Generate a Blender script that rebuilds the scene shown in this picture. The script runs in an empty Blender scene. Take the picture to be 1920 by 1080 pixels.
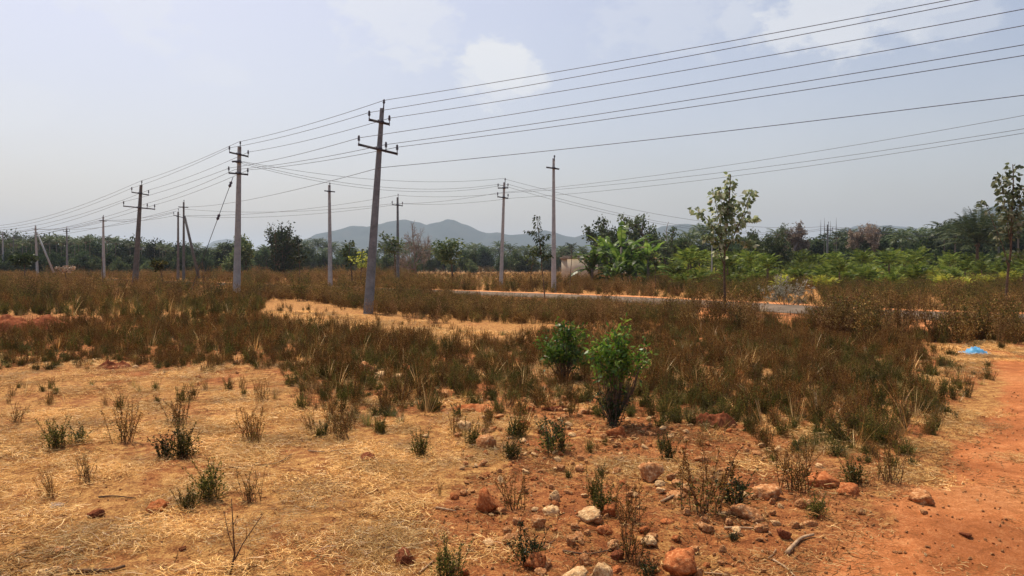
import bpy, math, random
import numpy as np
from mathutils import Vector, noise as mnoise

# ------------------------------------------------------------------ camera, sky, sun, exposure
SC = bpy.context.scene
F = 1391.0                                   # focal length in pixels of a 1920 px wide picture
PITCH = math.atan(40.0 / F)
EYE = 1.6
cam_d = bpy.data.cameras.new('camera')
cam_d.sensor_width = 36.0
cam_d.lens = F / 1920.0 * 36.0
cam_d.clip_start = 0.05
cam_d.clip_end = 30000.0
cam = bpy.data.objects.new('camera', cam_d)
cam.location = (0, 0, EYE)
cam.rotation_euler = (math.pi / 2 - PITCH, 0, 0)
SC.collection.objects.link(cam)
SC.camera = cam

SUN_ELEV = math.radians(63)
SUN_AZ = math.radians(-38)                   # measured from +Y towards +X: the sun stands ahead and to the left
sun_dir = Vector((math.sin(SUN_AZ) * math.cos(SUN_ELEV), math.cos(SUN_AZ) * math.cos(SUN_ELEV), math.sin(SUN_ELEV)))

world = bpy.data.worlds.new("World")
SC.world = world
world.use_nodes = True
wn, wl = world.node_tree.nodes, world.node_tree.links
wn.clear()
w_out = wn.new('ShaderNodeOutputWorld')
w_bg = wn.new('ShaderNodeBackground')
w_bg.inputs['Strength'].default_value = 0.145
sky = wn.new('ShaderNodeTexSky')
sky.sky_type = 'NISHITA'
sky.sun_disc = False
sky.sun_elevation = SUN_ELEV
sky.sun_rotation = SUN_AZ
sky.altitude = 300
sky.air_density = 1.3
sky.dust_density = 4.5
sky.ozone_density = 2.2
geo = wn.new('ShaderNodeTexCoord')


def wmath(op, a, b=None, c=None):
    n = wn.new('ShaderNodeMath'); n.operation = op
    for i, v in enumerate((a, b, c)):
        if v is None: continue
        if isinstance(v, (int, float)): n.inputs[i].default_value = v
        else: wl.new(v, n.inputs[i])
    return n.outputs[0]


def wray(px, py):
    u, v = (px - 960) / F, (540 - py) / F
    d = Vector((u, math.cos(PITCH) + v * math.sin(PITCH), -math.sin(PITCH) + v * math.cos(PITCH)))
    return d.normalized()


nz = wn.new('ShaderNodeTexNoise'); nz.inputs['Scale'].default_value = 15.0
nz.inputs['Detail'].default_value = 8.0; nz.inputs['Roughness'].default_value = 0.62
mp = wn.new('ShaderNodeMapping'); mp.inputs['Scale'].default_value = (1, 1, 1.7)
wl.new(geo.outputs['Generated'], mp.inputs['Vector']); wl.new(mp.outputs[0], nz.inputs['Vector'])
nz2 = wn.new('ShaderNodeTexNoise'); nz2.inputs['Scale'].default_value = 2.2
nz2.inputs['Detail'].default_value = 5.0; nz2.inputs['Roughness'].default_value = 0.55
wl.new(mp.outputs[0], nz2.inputs['Vector'])
# puffs of cumulus: a direction, an angular radius and a strength each, broken up by noise
puffs = [(940, 122, 0.042, 1.1), (895, 148, .028, .8), (985, 140, .034, .9), (930, 150, .04, .7), (740, 20, 0.075, .62), (820, 55, .03, .35), (410, 135, 0.035, .22), (365, 140, .025, .15),
         (1570, 10, 0.085, .85), (1680, 5, .06, .6), (1790, 25, .045, .4), (1380, 40, .03, .45), (60, 210, .05, .25), (260, 5, .06, .4), (1250, 25, .09, .3)]
acc = None
for (px, py, rad, st) in puffs:
    d = wray(px, py)
    vs = wn.new('ShaderNodeVectorMath'); vs.operation = 'SUBTRACT'
    wl.new(geo.outputs['Generated'], vs.inputs[0]); vs.inputs[1].default_value = d
    sc_ = wn.new('ShaderNodeVectorMath'); sc_.operation = 'MULTIPLY'
    wl.new(vs.outputs[0], sc_.inputs[0]); sc_.inputs[1].default_value = (1, 1, 1.35)
    ln = wn.new('ShaderNodeVectorMath'); ln.operation = 'LENGTH'
    wl.new(sc_.outputs[0], ln.inputs[0])
    q = wmath('SUBTRACT', 1.0, wmath('DIVIDE', ln.outputs['Value'], rad * 1.25))
    q = wmath('MAXIMUM', q, -1.0)
    q = wmath('ADD', q, wmath('MULTIPLY', wmath('SUBTRACT', nz.outputs['Fac'], 0.50), 2.9))
    m = wn.new('ShaderNodeMapRange'); m.interpolation_type = 'SMOOTHSTEP'
    m.inputs['From Min'].default_value = 0.05; m.inputs['From Max'].default_value = 0.58
    m.inputs['To Max'].default_value = st * .72
    wl.new(q, m.inputs['Value'])
    acc = m.outputs[0] if acc is None else wmath('MAXIMUM', acc, m.outputs[0])
veil = wn.new('ShaderNodeMapRange'); veil.inputs['From Min'].default_value = 0.38; veil.inputs['From Max'].default_value = 0.72
veil.inputs['To Max'].default_value = 0.22
wl.new(nz2.outputs['Fac'], veil.inputs['Value'])
acc = wmath('ADD', acc, veil.outputs[0])
cmix = wn.new('ShaderNodeMix'); cmix.data_type = 'RGBA'
wl.new(acc, cmix.inputs['Factor'])
sky_tint = wn.new('ShaderNodeMix'); sky_tint.data_type = 'RGBA'; sky_tint.blend_type = 'MULTIPLY'
sky_tint.inputs['Factor'].default_value = 1.0
wl.new(sky.outputs[0], sky_tint.inputs['A']); sky_tint.inputs['B'].default_value = (1.10, 0.965, 0.94, 1)
wl.new(sky_tint.outputs['Result'], cmix.inputs['A'])
cmix.inputs['B'].default_value = (5.9, 5.95, 6.1, 1)
wl.new(cmix.outputs['Result'], w_bg.inputs['Color'])
wl.new(w_bg.outputs[0], w_out.inputs['Surface'])

sun_d = bpy.data.lights.new('sun', 'SUN')
sun_d.energy = 5.0
sun_d.angle = math.radians(0.6)
sun_d.color = (1.0, 0.90, 0.74)
sun = bpy.data.objects.new('sun', sun_d)
sun.rotation_euler = sun_dir.to_track_quat('Z', 'Y').to_euler()
sun.location = (0, 0, 50)
SC.collection.objects.link(sun)

SC.view_settings.view_transform = 'Standard'
SC.view_settings.look = 'None'
SC.view_settings.exposure = 0.0
SC.view_settings.gamma = 1.0
SC.render.engine = 'CYCLES'
SC.cycles.max_bounces = 6
SC.cycles.diffuse_bounces = 3
SC.cycles.glossy_bounces = 2
SC.cycles.transmission_bounces = 3
SC.cycles.volume_bounces = 0
SC.cycles.use_denoising = True

# ------------------------------------------------------------------ helpers
rng = np.random.default_rng(7)
COL = SC.collection


def at(px, py, D):
    """world point seen at pixel (1920x1080 scale) at forward distance D"""
    u, v = (px - 960) / F, (540 - py) / F
    dx, dy, dz = u, math.cos(PITCH) + v * math.sin(PITCH), -math.sin(PITCH) + v * math.cos(PITCH)
    return Vector((dx * D / dy, D, EYE + dz * D / dy))


def gp(px, py):
    u, v = (px - 960) / F, (540 - py) / F
    dx, dy, dz = u, math.cos(PITCH) + v * math.sin(PITCH), -math.sin(PITCH) + v * math.cos(PITCH)
    t = -EYE / dz
    return dx * t, dy * t


def g2p(x, y):
    """ground point -> pixel (arrays allowed)"""
    c, s = math.cos(PITCH), math.sin(PITCH)
    depth = y * c + EYE * s
    up = y * s - EYE * c
    return 960 + x / depth * F, 540 - up / depth * F


def gz(x, y):
    r = math.hypot(x, y)
    z = 0.0
    if r < 40:
        k = min(1.0, (40 - r) / 15)
        z += k * 0.035 * mnoise.noise((x * 0.9, y * 0.9, 3.1))
        z += k * 0.022 * mnoise.noise((x * 3.3, y * 3.3, 7.7))
        if r < 14:
            z += 0.011 * mnoise.noise((x * 9, y * 9, 1.7)) * min(1, (14 - r) / 6)
    return z


class MB:
    def __init__(s):
        s.V = []; s.L = []; s.T = []; s.M = []; s.n = 0

    def add(s, v, f, m=0):
        v = np.asarray(v, dtype=np.float32).reshape(-1, 3)
        f = np.asarray(f, dtype=np.int32)
        s.V.append(v); s.L.append((f + s.n).ravel())
        s.T.append(np.full(len(f), f.shape[1], dtype=np.int32))
        s.M.append(np.full(len(f), m, dtype=np.int32))
        s.n += len(v)

    def box(s, c, h, m=0, rot=None):
        v = np.array([[x, y, z] for x in (-1, 1) for y in (-1, 1) for z in (-1, 1)], float) * np.array(h)
        if rot is not None: v = v @ np.array(rot).T
        s.add(v + np.array(c), [[0, 1, 3, 2], [4, 6, 7, 5], [0, 4, 5, 1], [2, 3, 7, 6], [0, 2, 6, 4], [1, 5, 7, 3]], m)

    def tube(s, pts, rad, n=6, m=0, cap=True, square=None):
        pts = np.array([tuple(p) for p in pts], float); K = len(pts)
        rad = np.broadcast_to(np.asarray(rad, float), (K,))
        d = np.gradient(pts, axis=0); d /= np.linalg.norm(d, axis=1)[:, None] + 1e-9
        ref = np.array([0, 1.0, 0]) if abs(d[0][1]) < .8 else np.array([1.0, 0, 0])
        a = np.cross(d, ref); a /= np.linalg.norm(a, axis=1)[:, None] + 1e-9
        b = np.cross(a, d)
        th = np.arange(n) / n * 2 * math.pi
        ring = np.cos(th)[None, :, None] * a[:, None, :] + np.sin(th)[None, :, None] * b[:, None, :]
        v = pts[:, None, :] + ring * rad[:, None, None]
        f = []
        for k in range(K - 1):
            for i in range(n):
                j = (i + 1) % n
                f.append([k * n + i, k * n + j, (k + 1) * n + j, (k + 1) * n + i])
        s.add(v.reshape(-1, 3), f, m)
        if cap and n > 2:
            base = s.n - K * n
            s.L.append(np.arange(n, dtype=np.int32)[::-1] + base); s.T.append(np.array([n], dtype=np.int32)); s.M.append(np.array([m], dtype=np.int32))
            s.L.append(np.arange(n, dtype=np.int32) + base + (K - 1) * n); s.T.append(np.array([n], dtype=np.int32)); s.M.append(np.array([m], dtype=np.int32))

    def leaves(s, P, D, S, w=.4, m=0, bend=.12, heart=False, nrm=None):
        P = np.asarray(P, float); N = len(P)
        if N == 0: return
        D = np.asarray(D, float); D = D / (np.linalg.norm(D, axis=1)[:, None] + 1e-9)
        S = np.broadcast_to(np.asarray(S, float), (N,))[:, None]
        r = rng.normal(size=(N, 3)) if nrm is None else nrm
        side = np.cross(D, r); side /= np.linalg.norm(side, axis=1)[:, None] + 1e-9
        nn = np.cross(side, D)
        if not heart:
            v = np.stack([P, P + D * S * .45 + side * S * w / 2 + nn * S * bend, P + D * S, P + D * S * .45 - side * S * w / 2 + nn * S * bend], 1)
            s.add(v.reshape(-1, 3), np.arange(N * 4).reshape(N, 4), m)
        else:
            v = np.stack([P, P + D * S * .18 + side * S * w * .48 + nn * S * bend, P + D * S * .55 + side * S * w * .38 + nn * S * bend * .7, P + D * S - nn * S * .1,
                          P + D * S * .55 - side * S * w * .38 + nn * S * bend * .7, P + D * S * .18 - side * S * w * .48 + nn * S * bend], 1)
            s.add(v.reshape(-1, 3), np.arange(N * 6).reshape(N, 6), m)

    def ribbons(s, pts, side, width, m=0):
        """pts (N,K,3), side (N,3), width (N,) -> tapered ribbons"""
        N, K, _ = pts.shape
        tap = np.array([1.0 - .85 * (k / (K - 1)) ** 2 for k in range(K)])
        off = side[:, None, :] * width[:, None, None] * .5 * tap[None, :, None]
        v = np.stack([pts - off, pts + off], 2).reshape(-1, 3)
        base = (np.arange(N) * K * 2)[:, None, None]
        q = np.array([[2 * k, 2 * k + 1, 2 * k + 3, 2 * k + 2] for k in range(K - 1)])[None]
        s.add(v, (base + q).reshape(-1, 4), m)

    def mesh(s, name, mats, smooth=False):
        me = bpy.data.meshes.new(name)
        V = np.concatenate(s.V); L = np.concatenate(s.L); T = np.concatenate(s.T); M = np.concatenate(s.M)
        me.vertices.add(len(V)); me.vertices.foreach_set('co', V.ravel())
        me.loops.add(len(L)); me.loops.foreach_set('vertex_index', L)
        me.polygons.add(len(T))
        me.polygons.foreach_set('loop_start', np.concatenate([[0], np.cumsum(T)[:-1]]).astype(np.int32))
        me.polygons.foreach_set('loop_total', T)
        for mt in mats: me.materials.append(mt)
        me.polygons.foreach_set('material_index', M)
        if smooth: me.polygons.foreach_set('use_smooth', np.ones(len(T), bool))
        me.update(calc_edges=True); me.validate()
        return me


def link(name, me, loc=(0, 0, 0), parent=None, rz=0.0):
    o = bpy.data.objects.new(name, me); COL.objects.link(o)
    o.location = loc; o.rotation_euler = (0, 0, rz)
    if parent is not None: o.parent = parent
    return o


def tag(o, label=None, cat=None, group=None, kind=None):
    if label: o['label'] = label
    if cat: o['category'] = cat
    if group: o['group'] = group
    if kind: o['kind'] = kind
    return o


def empty(name, loc, rz=0.0):
    o = bpy.data.objects.new(name, None); COL.objects.link(o)
    o.location = loc; o.rotation_euler = (0, 0, rz); o.empty_display_size = .2
    return o


def copy_tree(o, parent=None):
    c = o.copy(); COL.objects.link(c)
    if parent is not None: c.parent = parent
    for ch in o.children: copy_tree(ch, c)
    return c


# ------------------------------------------------------------------ materials
def nt(name):
    m = bpy.data.materials.new(name); m.use_nodes = True
    n, l = m.node_tree.nodes, m.node_tree.links
    n.clear(); out = n.new('ShaderNodeOutputMaterial')
    return m, n, l, out


def ramp(n, stops):
    r = n.new('ShaderNodeValToRGB'); e = r.color_ramp.elements
    while len(e) < len(stops): e.new(0.5)
    for i, (p, c) in enumerate(stops):
        e[i].position = p; e[i].color = (*c, 1)
    return r


def leaf_mat(name, cols, transl=.35, gloss=.08, rough=.45):
    m, n, l, out = nt(name)
    g = n.new('ShaderNodeNewGeometry'); oi = n.new('ShaderNodeObjectInfo')
    r = ramp(n, [(i / max(1, len(cols) - 1), c) for i, c in enumerate(cols)])
    l.new(g.outputs['Random Per Island'], r.inputs[0])
    hs = n.new('ShaderNodeHueSaturation')
    mr = n.new('ShaderNodeMapRange'); mr.inputs['To Min'].default_value = .5; mr.inputs['To Max'].default_value = 1.5
    l.new(oi.outputs['Random'], mr.inputs['Value']); l.new(mr.outputs[0], hs.inputs['Value'])
    l.new(r.outputs[0], hs.inputs['Color'])
    d = n.new('ShaderNodeBsdfDiffuse'); t = n.new('ShaderNodeBsdfTranslucent'); gl = n.new('ShaderNodeBsdfGlossy')
    gl.inputs['Roughness'].default_value = rough; gl.inputs['Color'].default_value = (.9, .9, .9, 1)
    l.new(hs.outputs[0], d.inputs['Color']); l.new(hs.outputs[0], t.inputs['Color'])
    m1 = n.new('ShaderNodeMixShader'); m1.inputs[0].default_value = transl
    l.new(d.outputs[0], m1.inputs[1]); l.new(t.outputs[0], m1.inputs[2])
    m2 = n.new('ShaderNodeMixShader'); m2.inputs[0].default_value = gloss
    l.new(m1.outputs[0], m2.inputs[1]); l.new(gl.outputs[0], m2.inputs[2])
    l.new(m2.outputs[0], out.inputs['Surface'])
    return m


def rough_mat(name, c1, c2, scale=8, rough=.9, bump=.3, c3=None, dist=.02, detail=8):
    m, n, l, out = nt(name)
    tc = n.new('ShaderNodeTexCoord')
    t = n.new('ShaderNodeTexNoise'); t.inputs['Scale'].default_value = scale; t.inputs['Detail'].default_value = detail
    t.inputs['Roughness'].default_value = .65
    l.new(tc.outputs['Object'], t.inputs['Vector'])
    st = [(.32, c1), (.66, c2)] if c3 is None else [(.3, c1), (.52, c2), (.68, c3)]
    r = ramp(n, st); l.new(t.outputs['Fac'], r.inputs[0])
    oi = n.new('ShaderNodeObjectInfo'); hs = n.new('ShaderNodeHueSaturation')
    mr = n.new('ShaderNodeMapRange'); mr.inputs['To Min'].default_value = .85; mr.inputs['To Max'].default_value = 1.15
    l.new(oi.outputs['Random'], mr.inputs['Value']); l.new(mr.outputs[0], hs.inputs['Value']); l.new(r.outputs[0], hs.inputs['Color'])
    b = n.new('ShaderNodeBsdfPrincipled'); b.inputs['Roughness'].default_value = rough
    b.inputs['Specular IOR Level'].default_value = 0.0 if rough >= .95 else .2
    l.new(hs.outputs[0], b.inputs['Base Color'])
    bp = n.new('ShaderNodeBump'); bp.inputs['Strength'].default_value = bump; bp.inputs['Distance'].default_value = dist
    l.new(t.outputs['Fac'], bp.inputs['Height']); l.new(bp.outputs[0], b.inputs['Normal'])
    l.new(b.outputs[0], out.inputs['Surface'])
    return m


M = {}
M['concrete'] = rough_mat('pole_concrete', (.105, .115, .125), (.195, .212, .225), 5, .9, .3)
M['concrete_pale'] = rough_mat('pole_concrete_pale', (.25, .258, .262), (.37, .38, .375), 5, .9, .3)
M['concrete_dark'] = rough_mat('pole_concrete_dark', (.08, .077, .075), (.15, .142, .135), 5, .9, .3)
M['steel'] = rough_mat('painted_steel', (.035, .035, .05), (.07, .065, .08), 20, .55, .1)
M['porcelain'] = rough_mat('insulator_porcelain', (.05, .045, .06), (.10, .085, .10), 20, .3, .05)
M['wire'] = rough_mat('wire_aluminium', (.055, .06, .075), (.10, .105, .125), 20, .5, .05)
M['bark'] = rough_mat('bark_brown', (.07, .045, .032), (.17, .12, .085), 14, .95, .5)
M['bark_grey'] = rough_mat('bark_grey', (.11, .09, .078), (.23, .19, .165), 14, .95, .5)
M['bark_pale'] = rough_mat('bark_pale', (.12, .105, .09), (.26, .235, .20), 10, .95, .3)
M['stalk'] = rough_mat('dry_stalk', (.075, .035, .018), (.20, .11, .05), 20, .9, .1)
M['stick'] = rough_mat('dry_stick', (.20, .12, .065), (.46, .31, .18), 18, .9, .4)
M['stick_dark'] = rough_mat('dark_stick', (.06, .035, .022), (.16, .09, .05), 18, .9, .4)
M['brown_leaf'] = leaf_mat('dry_brown_leaf', [(.040, .016, .004), (.12, .045, .010), (.22, .095, .022), (.44, .27, .085)], .3, 0)  # dry browns; the palest tan paints sunlit leaves into the mix
M['rust_leaf'] = leaf_mat('dry_rust_leaf', [(.065, .033, .009), (.13, .07, .018), (.22, .13, .035), (.46, .32, .12)], .35, 0)
M['tan_leaf'] = leaf_mat('dry_tan_leaf', [(.14, .06, .022), (.24, .12, .045), (.34, .19, .08), (.56, .38, .17)], .35, 0)
M['olive_leaf'] = leaf_mat('olive_leaf', [(.025, .034, .006), (.055, .065, .011), (.12, .115, .02), (.25, .19, .05)], .35, .01)
M['green_leaf'] = leaf_mat('fresh_green_leaf', [(.03, .08, .010), (.075, .17, .016), (.15, .28, .026), (.28, .36, .06)], .45, .03, .4)
M['dark_leaf'] = leaf_mat('dark_green_leaf', [(.010, .022, .006), (.022, .040, .010), (.04, .06, .015), (.07, .09, .025)], .3, .02)
M['tree_leaf'] = leaf_mat('tree_leaf', [(.03, .055, .02), (.06, .09, .032), (.10, .13, .05), (.16, .19, .08)], .35, .015)
M['peepal_leaf'] = leaf_mat('sapling_leaf', [(.07, .10, .045), (.14, .18, .08), (.26, .31, .16), (.46, .47, .33)], .48, .015, .5)
M['pale_leaf'] = leaf_mat('silvery_leaf', [(.26, .26, .16), (.50, .48, .36), (.72, .68, .56), (.34, .30, .18)], .4, .0, .5)
M['yellow_leaf'] = leaf_mat('yellow_green_leaf', [(.09, .12, .02), (.19, .22, .03), (.36, .36, .05), (.24, .26, .06)], .4, .02)  # yellowish green leaf tones, varied from leaf to leaf
M['banana_leaf'] = leaf_mat('banana_leaf', [(.03, .065, .012), (.06, .12, .018), (.12, .20, .03), (.20, .27, .06)], .45, .03, .4)
M['banana_dry'] = leaf_mat('banana_dry_leaf', [(.16, .09, .05), (.25, .16, .09)], .25, .03)
M['palm_leaf'] = leaf_mat('palm_leaf', [(.025, .048, .022), (.05, .08, .034), (.09, .12, .05), (.14, .16, .08)], .3, .02, .45)
M['young_palm'] = leaf_mat('young_palm_leaf', [(.03, .05, .010), (.075, .115, .018), (.20, .24, .04), (.05, .10, .016)], .3, .01, .45)
M['gold_palm'] = leaf_mat('golden_palm_leaf', [(.08, .12, .02), (.20, .22, .03), (.38, .36, .05), (.22, .25, .035)], .45, .015, .45)
M['belt_leaf'] = leaf_mat('far_tree_leaf', [(.03, .052, .024), (.055, .085, .038), (.095, .125, .06)], .3, 0)
M['grey_leaf'] = leaf_mat('withered_grey_leaf', [(.16, .11, .075), (.26, .19, .14), (.36, .28, .21), (.10, .08, .05)], .2, .03)
M['straw'] = leaf_mat('straw', [(.26, .11, .03), (.50, .26, .07), (.68, .41, .13), (.85, .60, .25)], .2, .03)
M['grass_dry'] = leaf_mat('dry_grass_blade', [(.18, .12, .035), (.32, .22, .07), (.48, .34, .13), (.14, .13, .03)], .3, .03)
M['grass_green'] = leaf_mat('green_grass_blade', [(.05, .07, .012), (.10, .12, .02), (.18, .17, .04), (.22, .15, .05)], .35, .04)
M['rock_red'] = rough_mat('laterite_red', (.20, .05, .018), (.42, .14, .05), 9, .95, .6, (.60, .28, .12))
M['rock_dark'] = rough_mat('laterite_dark', (.07, .022, .012), (.19, .06, .028), 9, .95, .6, (.30, .12, .06))
M['rock_tan'] = rough_mat('sandstone_tan', (.22, .07, .025), (.46, .21, .085), 7, .95, .8, (.72, .46, .24))
M['rock_cream'] = rough_mat('quartz_cream', (.34, .14, .05), (.66, .41, .19), 7, .9, .8, (.92, .66, .36))
M['rock_grey'] = rough_mat('stone_grey', (.22, .15, .11), (.34, .26, .20), 9, .9, .5, (.45, .36, .29))
M['wall'] = rough_mat('cream_plaster', (.50, .42, .31), (.64, .55, .42), 1.5, .9, .1)
M['slab'] = rough_mat('weathered_slab', (.12, .09, .07), (.28, .22, .17), 3, .9, .2)
M['door'] = rough_mat('door_wood', (.08, .10, .10), (.13, .15, .15), 6, .6, .1)
M['asphalt'] = rough_mat('worn_asphalt', (.13, .10, .078), (.19, .15, .115), 1.2, 1.0, .1, (.26, .185, .13), detail=10)
M['shoulder'] = rough_mat('red_shoulder', (.30, .11, .04), (.52, .22, .09), 1.5, .95, .2, (.62, .33, .15))
M['plastic'] = rough_mat('blue_plastic', (.05, .20, .36), (.13, .36, .55), 8, .4, .1)

# ------------------------------------------------------------------ masks over the ground (described where the photo shows them)
def inpoly(px, py, poly):
    px = np.asarray(px, float); py = np.asarray(py, float)
    ins = np.zeros(px.shape, bool); n = len(poly); j = n - 1
    for i in range(n):
        xi, yi = poly[i]; xj, yj = poly[j]
        c = ((yi > py) != (yj > py)) & (px < (xj - xi) * (py - yi) / (yj - yi + 1e-12) + xi)
        ins ^= c; j = i
    return ins


_s = np.random.default_rng(3)
_W = [(_s.normal(size=2), _s.uniform(0, 6.28)) for _ in range(14)]


def wob(x, y, lam):
    """cheap smooth noise in -1..1 over world metres"""
    a = 0
    for k, (d, ph) in enumerate(_W):
        dd = d / np.linalg.norm(d)
        a = a + np.sin((x * dd[0] + y * dd[1]) * (6.28 / lam) * (0.6 + .17 * k) + ph)
    return a / 4.2


def warp(x, y):
    px, py = g2p(x, y)
    k = 26.0 / np.maximum(y, 3.0) * 6
    return px + k * wob(x, y, 1.3) * .8, py + (py - 500) * .06 * wob(x + 31, y - 17, 1.1)


WEEDS = [(-900, 598), (0, 640), (70, 612), (300, 606), (500, 600), (650, 622), (800, 640), (880, 652), (1000, 642), (1012, 616), (1250, 612), (1480, 606), (1700, 618), (1960, 622), (1960, 640), (1700, 648), (1790, 668), (1856, 690),
         (1835, 730), (1775, 765), (1770, 815), (1690, 850), (1600, 868), (1500, 850), (1400, 818), (1290, 812), (1230, 785), (1100, 772), (1000, 762), (860, 745), (790, 775), (650, 796), (590, 770),
         (545, 705), (430, 690), (200, 686), (0, 690), (-900, 700)]
BACK = [(-3000, 503), (4900, 503), (4900, 640), (1960, 628), (1640, 622), (1480, 612), (1250, 618), (1150, 620), (1000, 612), (820, 606), (560, 566), (480, 566), (470, 592), (300, 592), (110, 588), (0, 585), (-900, 585), (-3000, 560)]
CLEAR1 = [(490, 576), (560, 578), (700, 598), (800, 608), (835, 620), (930, 628), (1005, 622), (1000, 636), (900, 644), (800, 636), (640, 620), (520, 598)]
STUBBLE = [(760, 511), (1060, 511), (1062, 536), (900, 540), (780, 530)]
TRACK = [(1500, 1120), (1620, 990), (1720, 905), (1800, 830), (1880, 740), (1850, 690), (1835, 672), (1900, 655), (3200, 655), (6000, 1500), (1300, 2000)]
PALE1 = [(40, 509), (165, 509), (200, 514), (70, 516)]
SOIL = [(880, 1400), (820, 1080), (800, 980), (880, 905), (960, 850), (1010, 800), (1000, 760), (1300, 770), (1500, 850), (1700, 860), (1900, 740), (4000, 800), (4000, 2500), (900, 2500)]
SOIL2 = [(0, 592), (70, 590), (250, 600), (270, 620), (120, 640), (-60, 655), (-200, 630)]
SOIL3 = [(1790, 640), (2600, 640), (2600, 700), (1800, 690)]
SOIL4 = [(150, 672), (420, 682), (470, 712), (180, 706)]

# -- road centre line (world) --
RC = np.array([(-150, 190), (-60, 97), (-32, 68.5), (-14, 51), (-4.5, 41.5), (2.5, 34.5), (7.2, 28), (10.3, 22.8), (15, 19.2), (24, 16), (60, 8), (120, -3)], float)


def catmull(P, k=10):
    P = np.vstack([2 * P[0] - P[1], P, 2 * P[-1] - P[-2]]); out = []
    for i in range(1, len(P) - 2):
        for t in np.linspace(0, 1, k, endpoint=False):
            a, b, c, d = P[i - 1], P[i], P[i + 1], P[i + 2]
            out.append(.5 * ((2 * b) + (-a + c) * t + (2 * a - 5 * b + 4 * c - d) * t * t + (-a + 3 * b - 3 * c + d) * t ** 3))
    out.append(P[-2]); return np.array(out)


RL = catmull(RC, 12)
RN = np.gradient(RL, axis=0); RN = np.stack([-RN[:, 1], RN[:, 0]], 1) / np.linalg.norm(RN, axis=1)[:, None]


def road_dist(x, y):
    x = np.atleast_1d(x); y = np.atleast_1d(y)
    d = np.full(x.shape, 1e9)
    for p in RL: d = np.minimum(d, (x - p[0]) ** 2 + (y - p[1]) ** 2)
    return np.sqrt(d)


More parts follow.
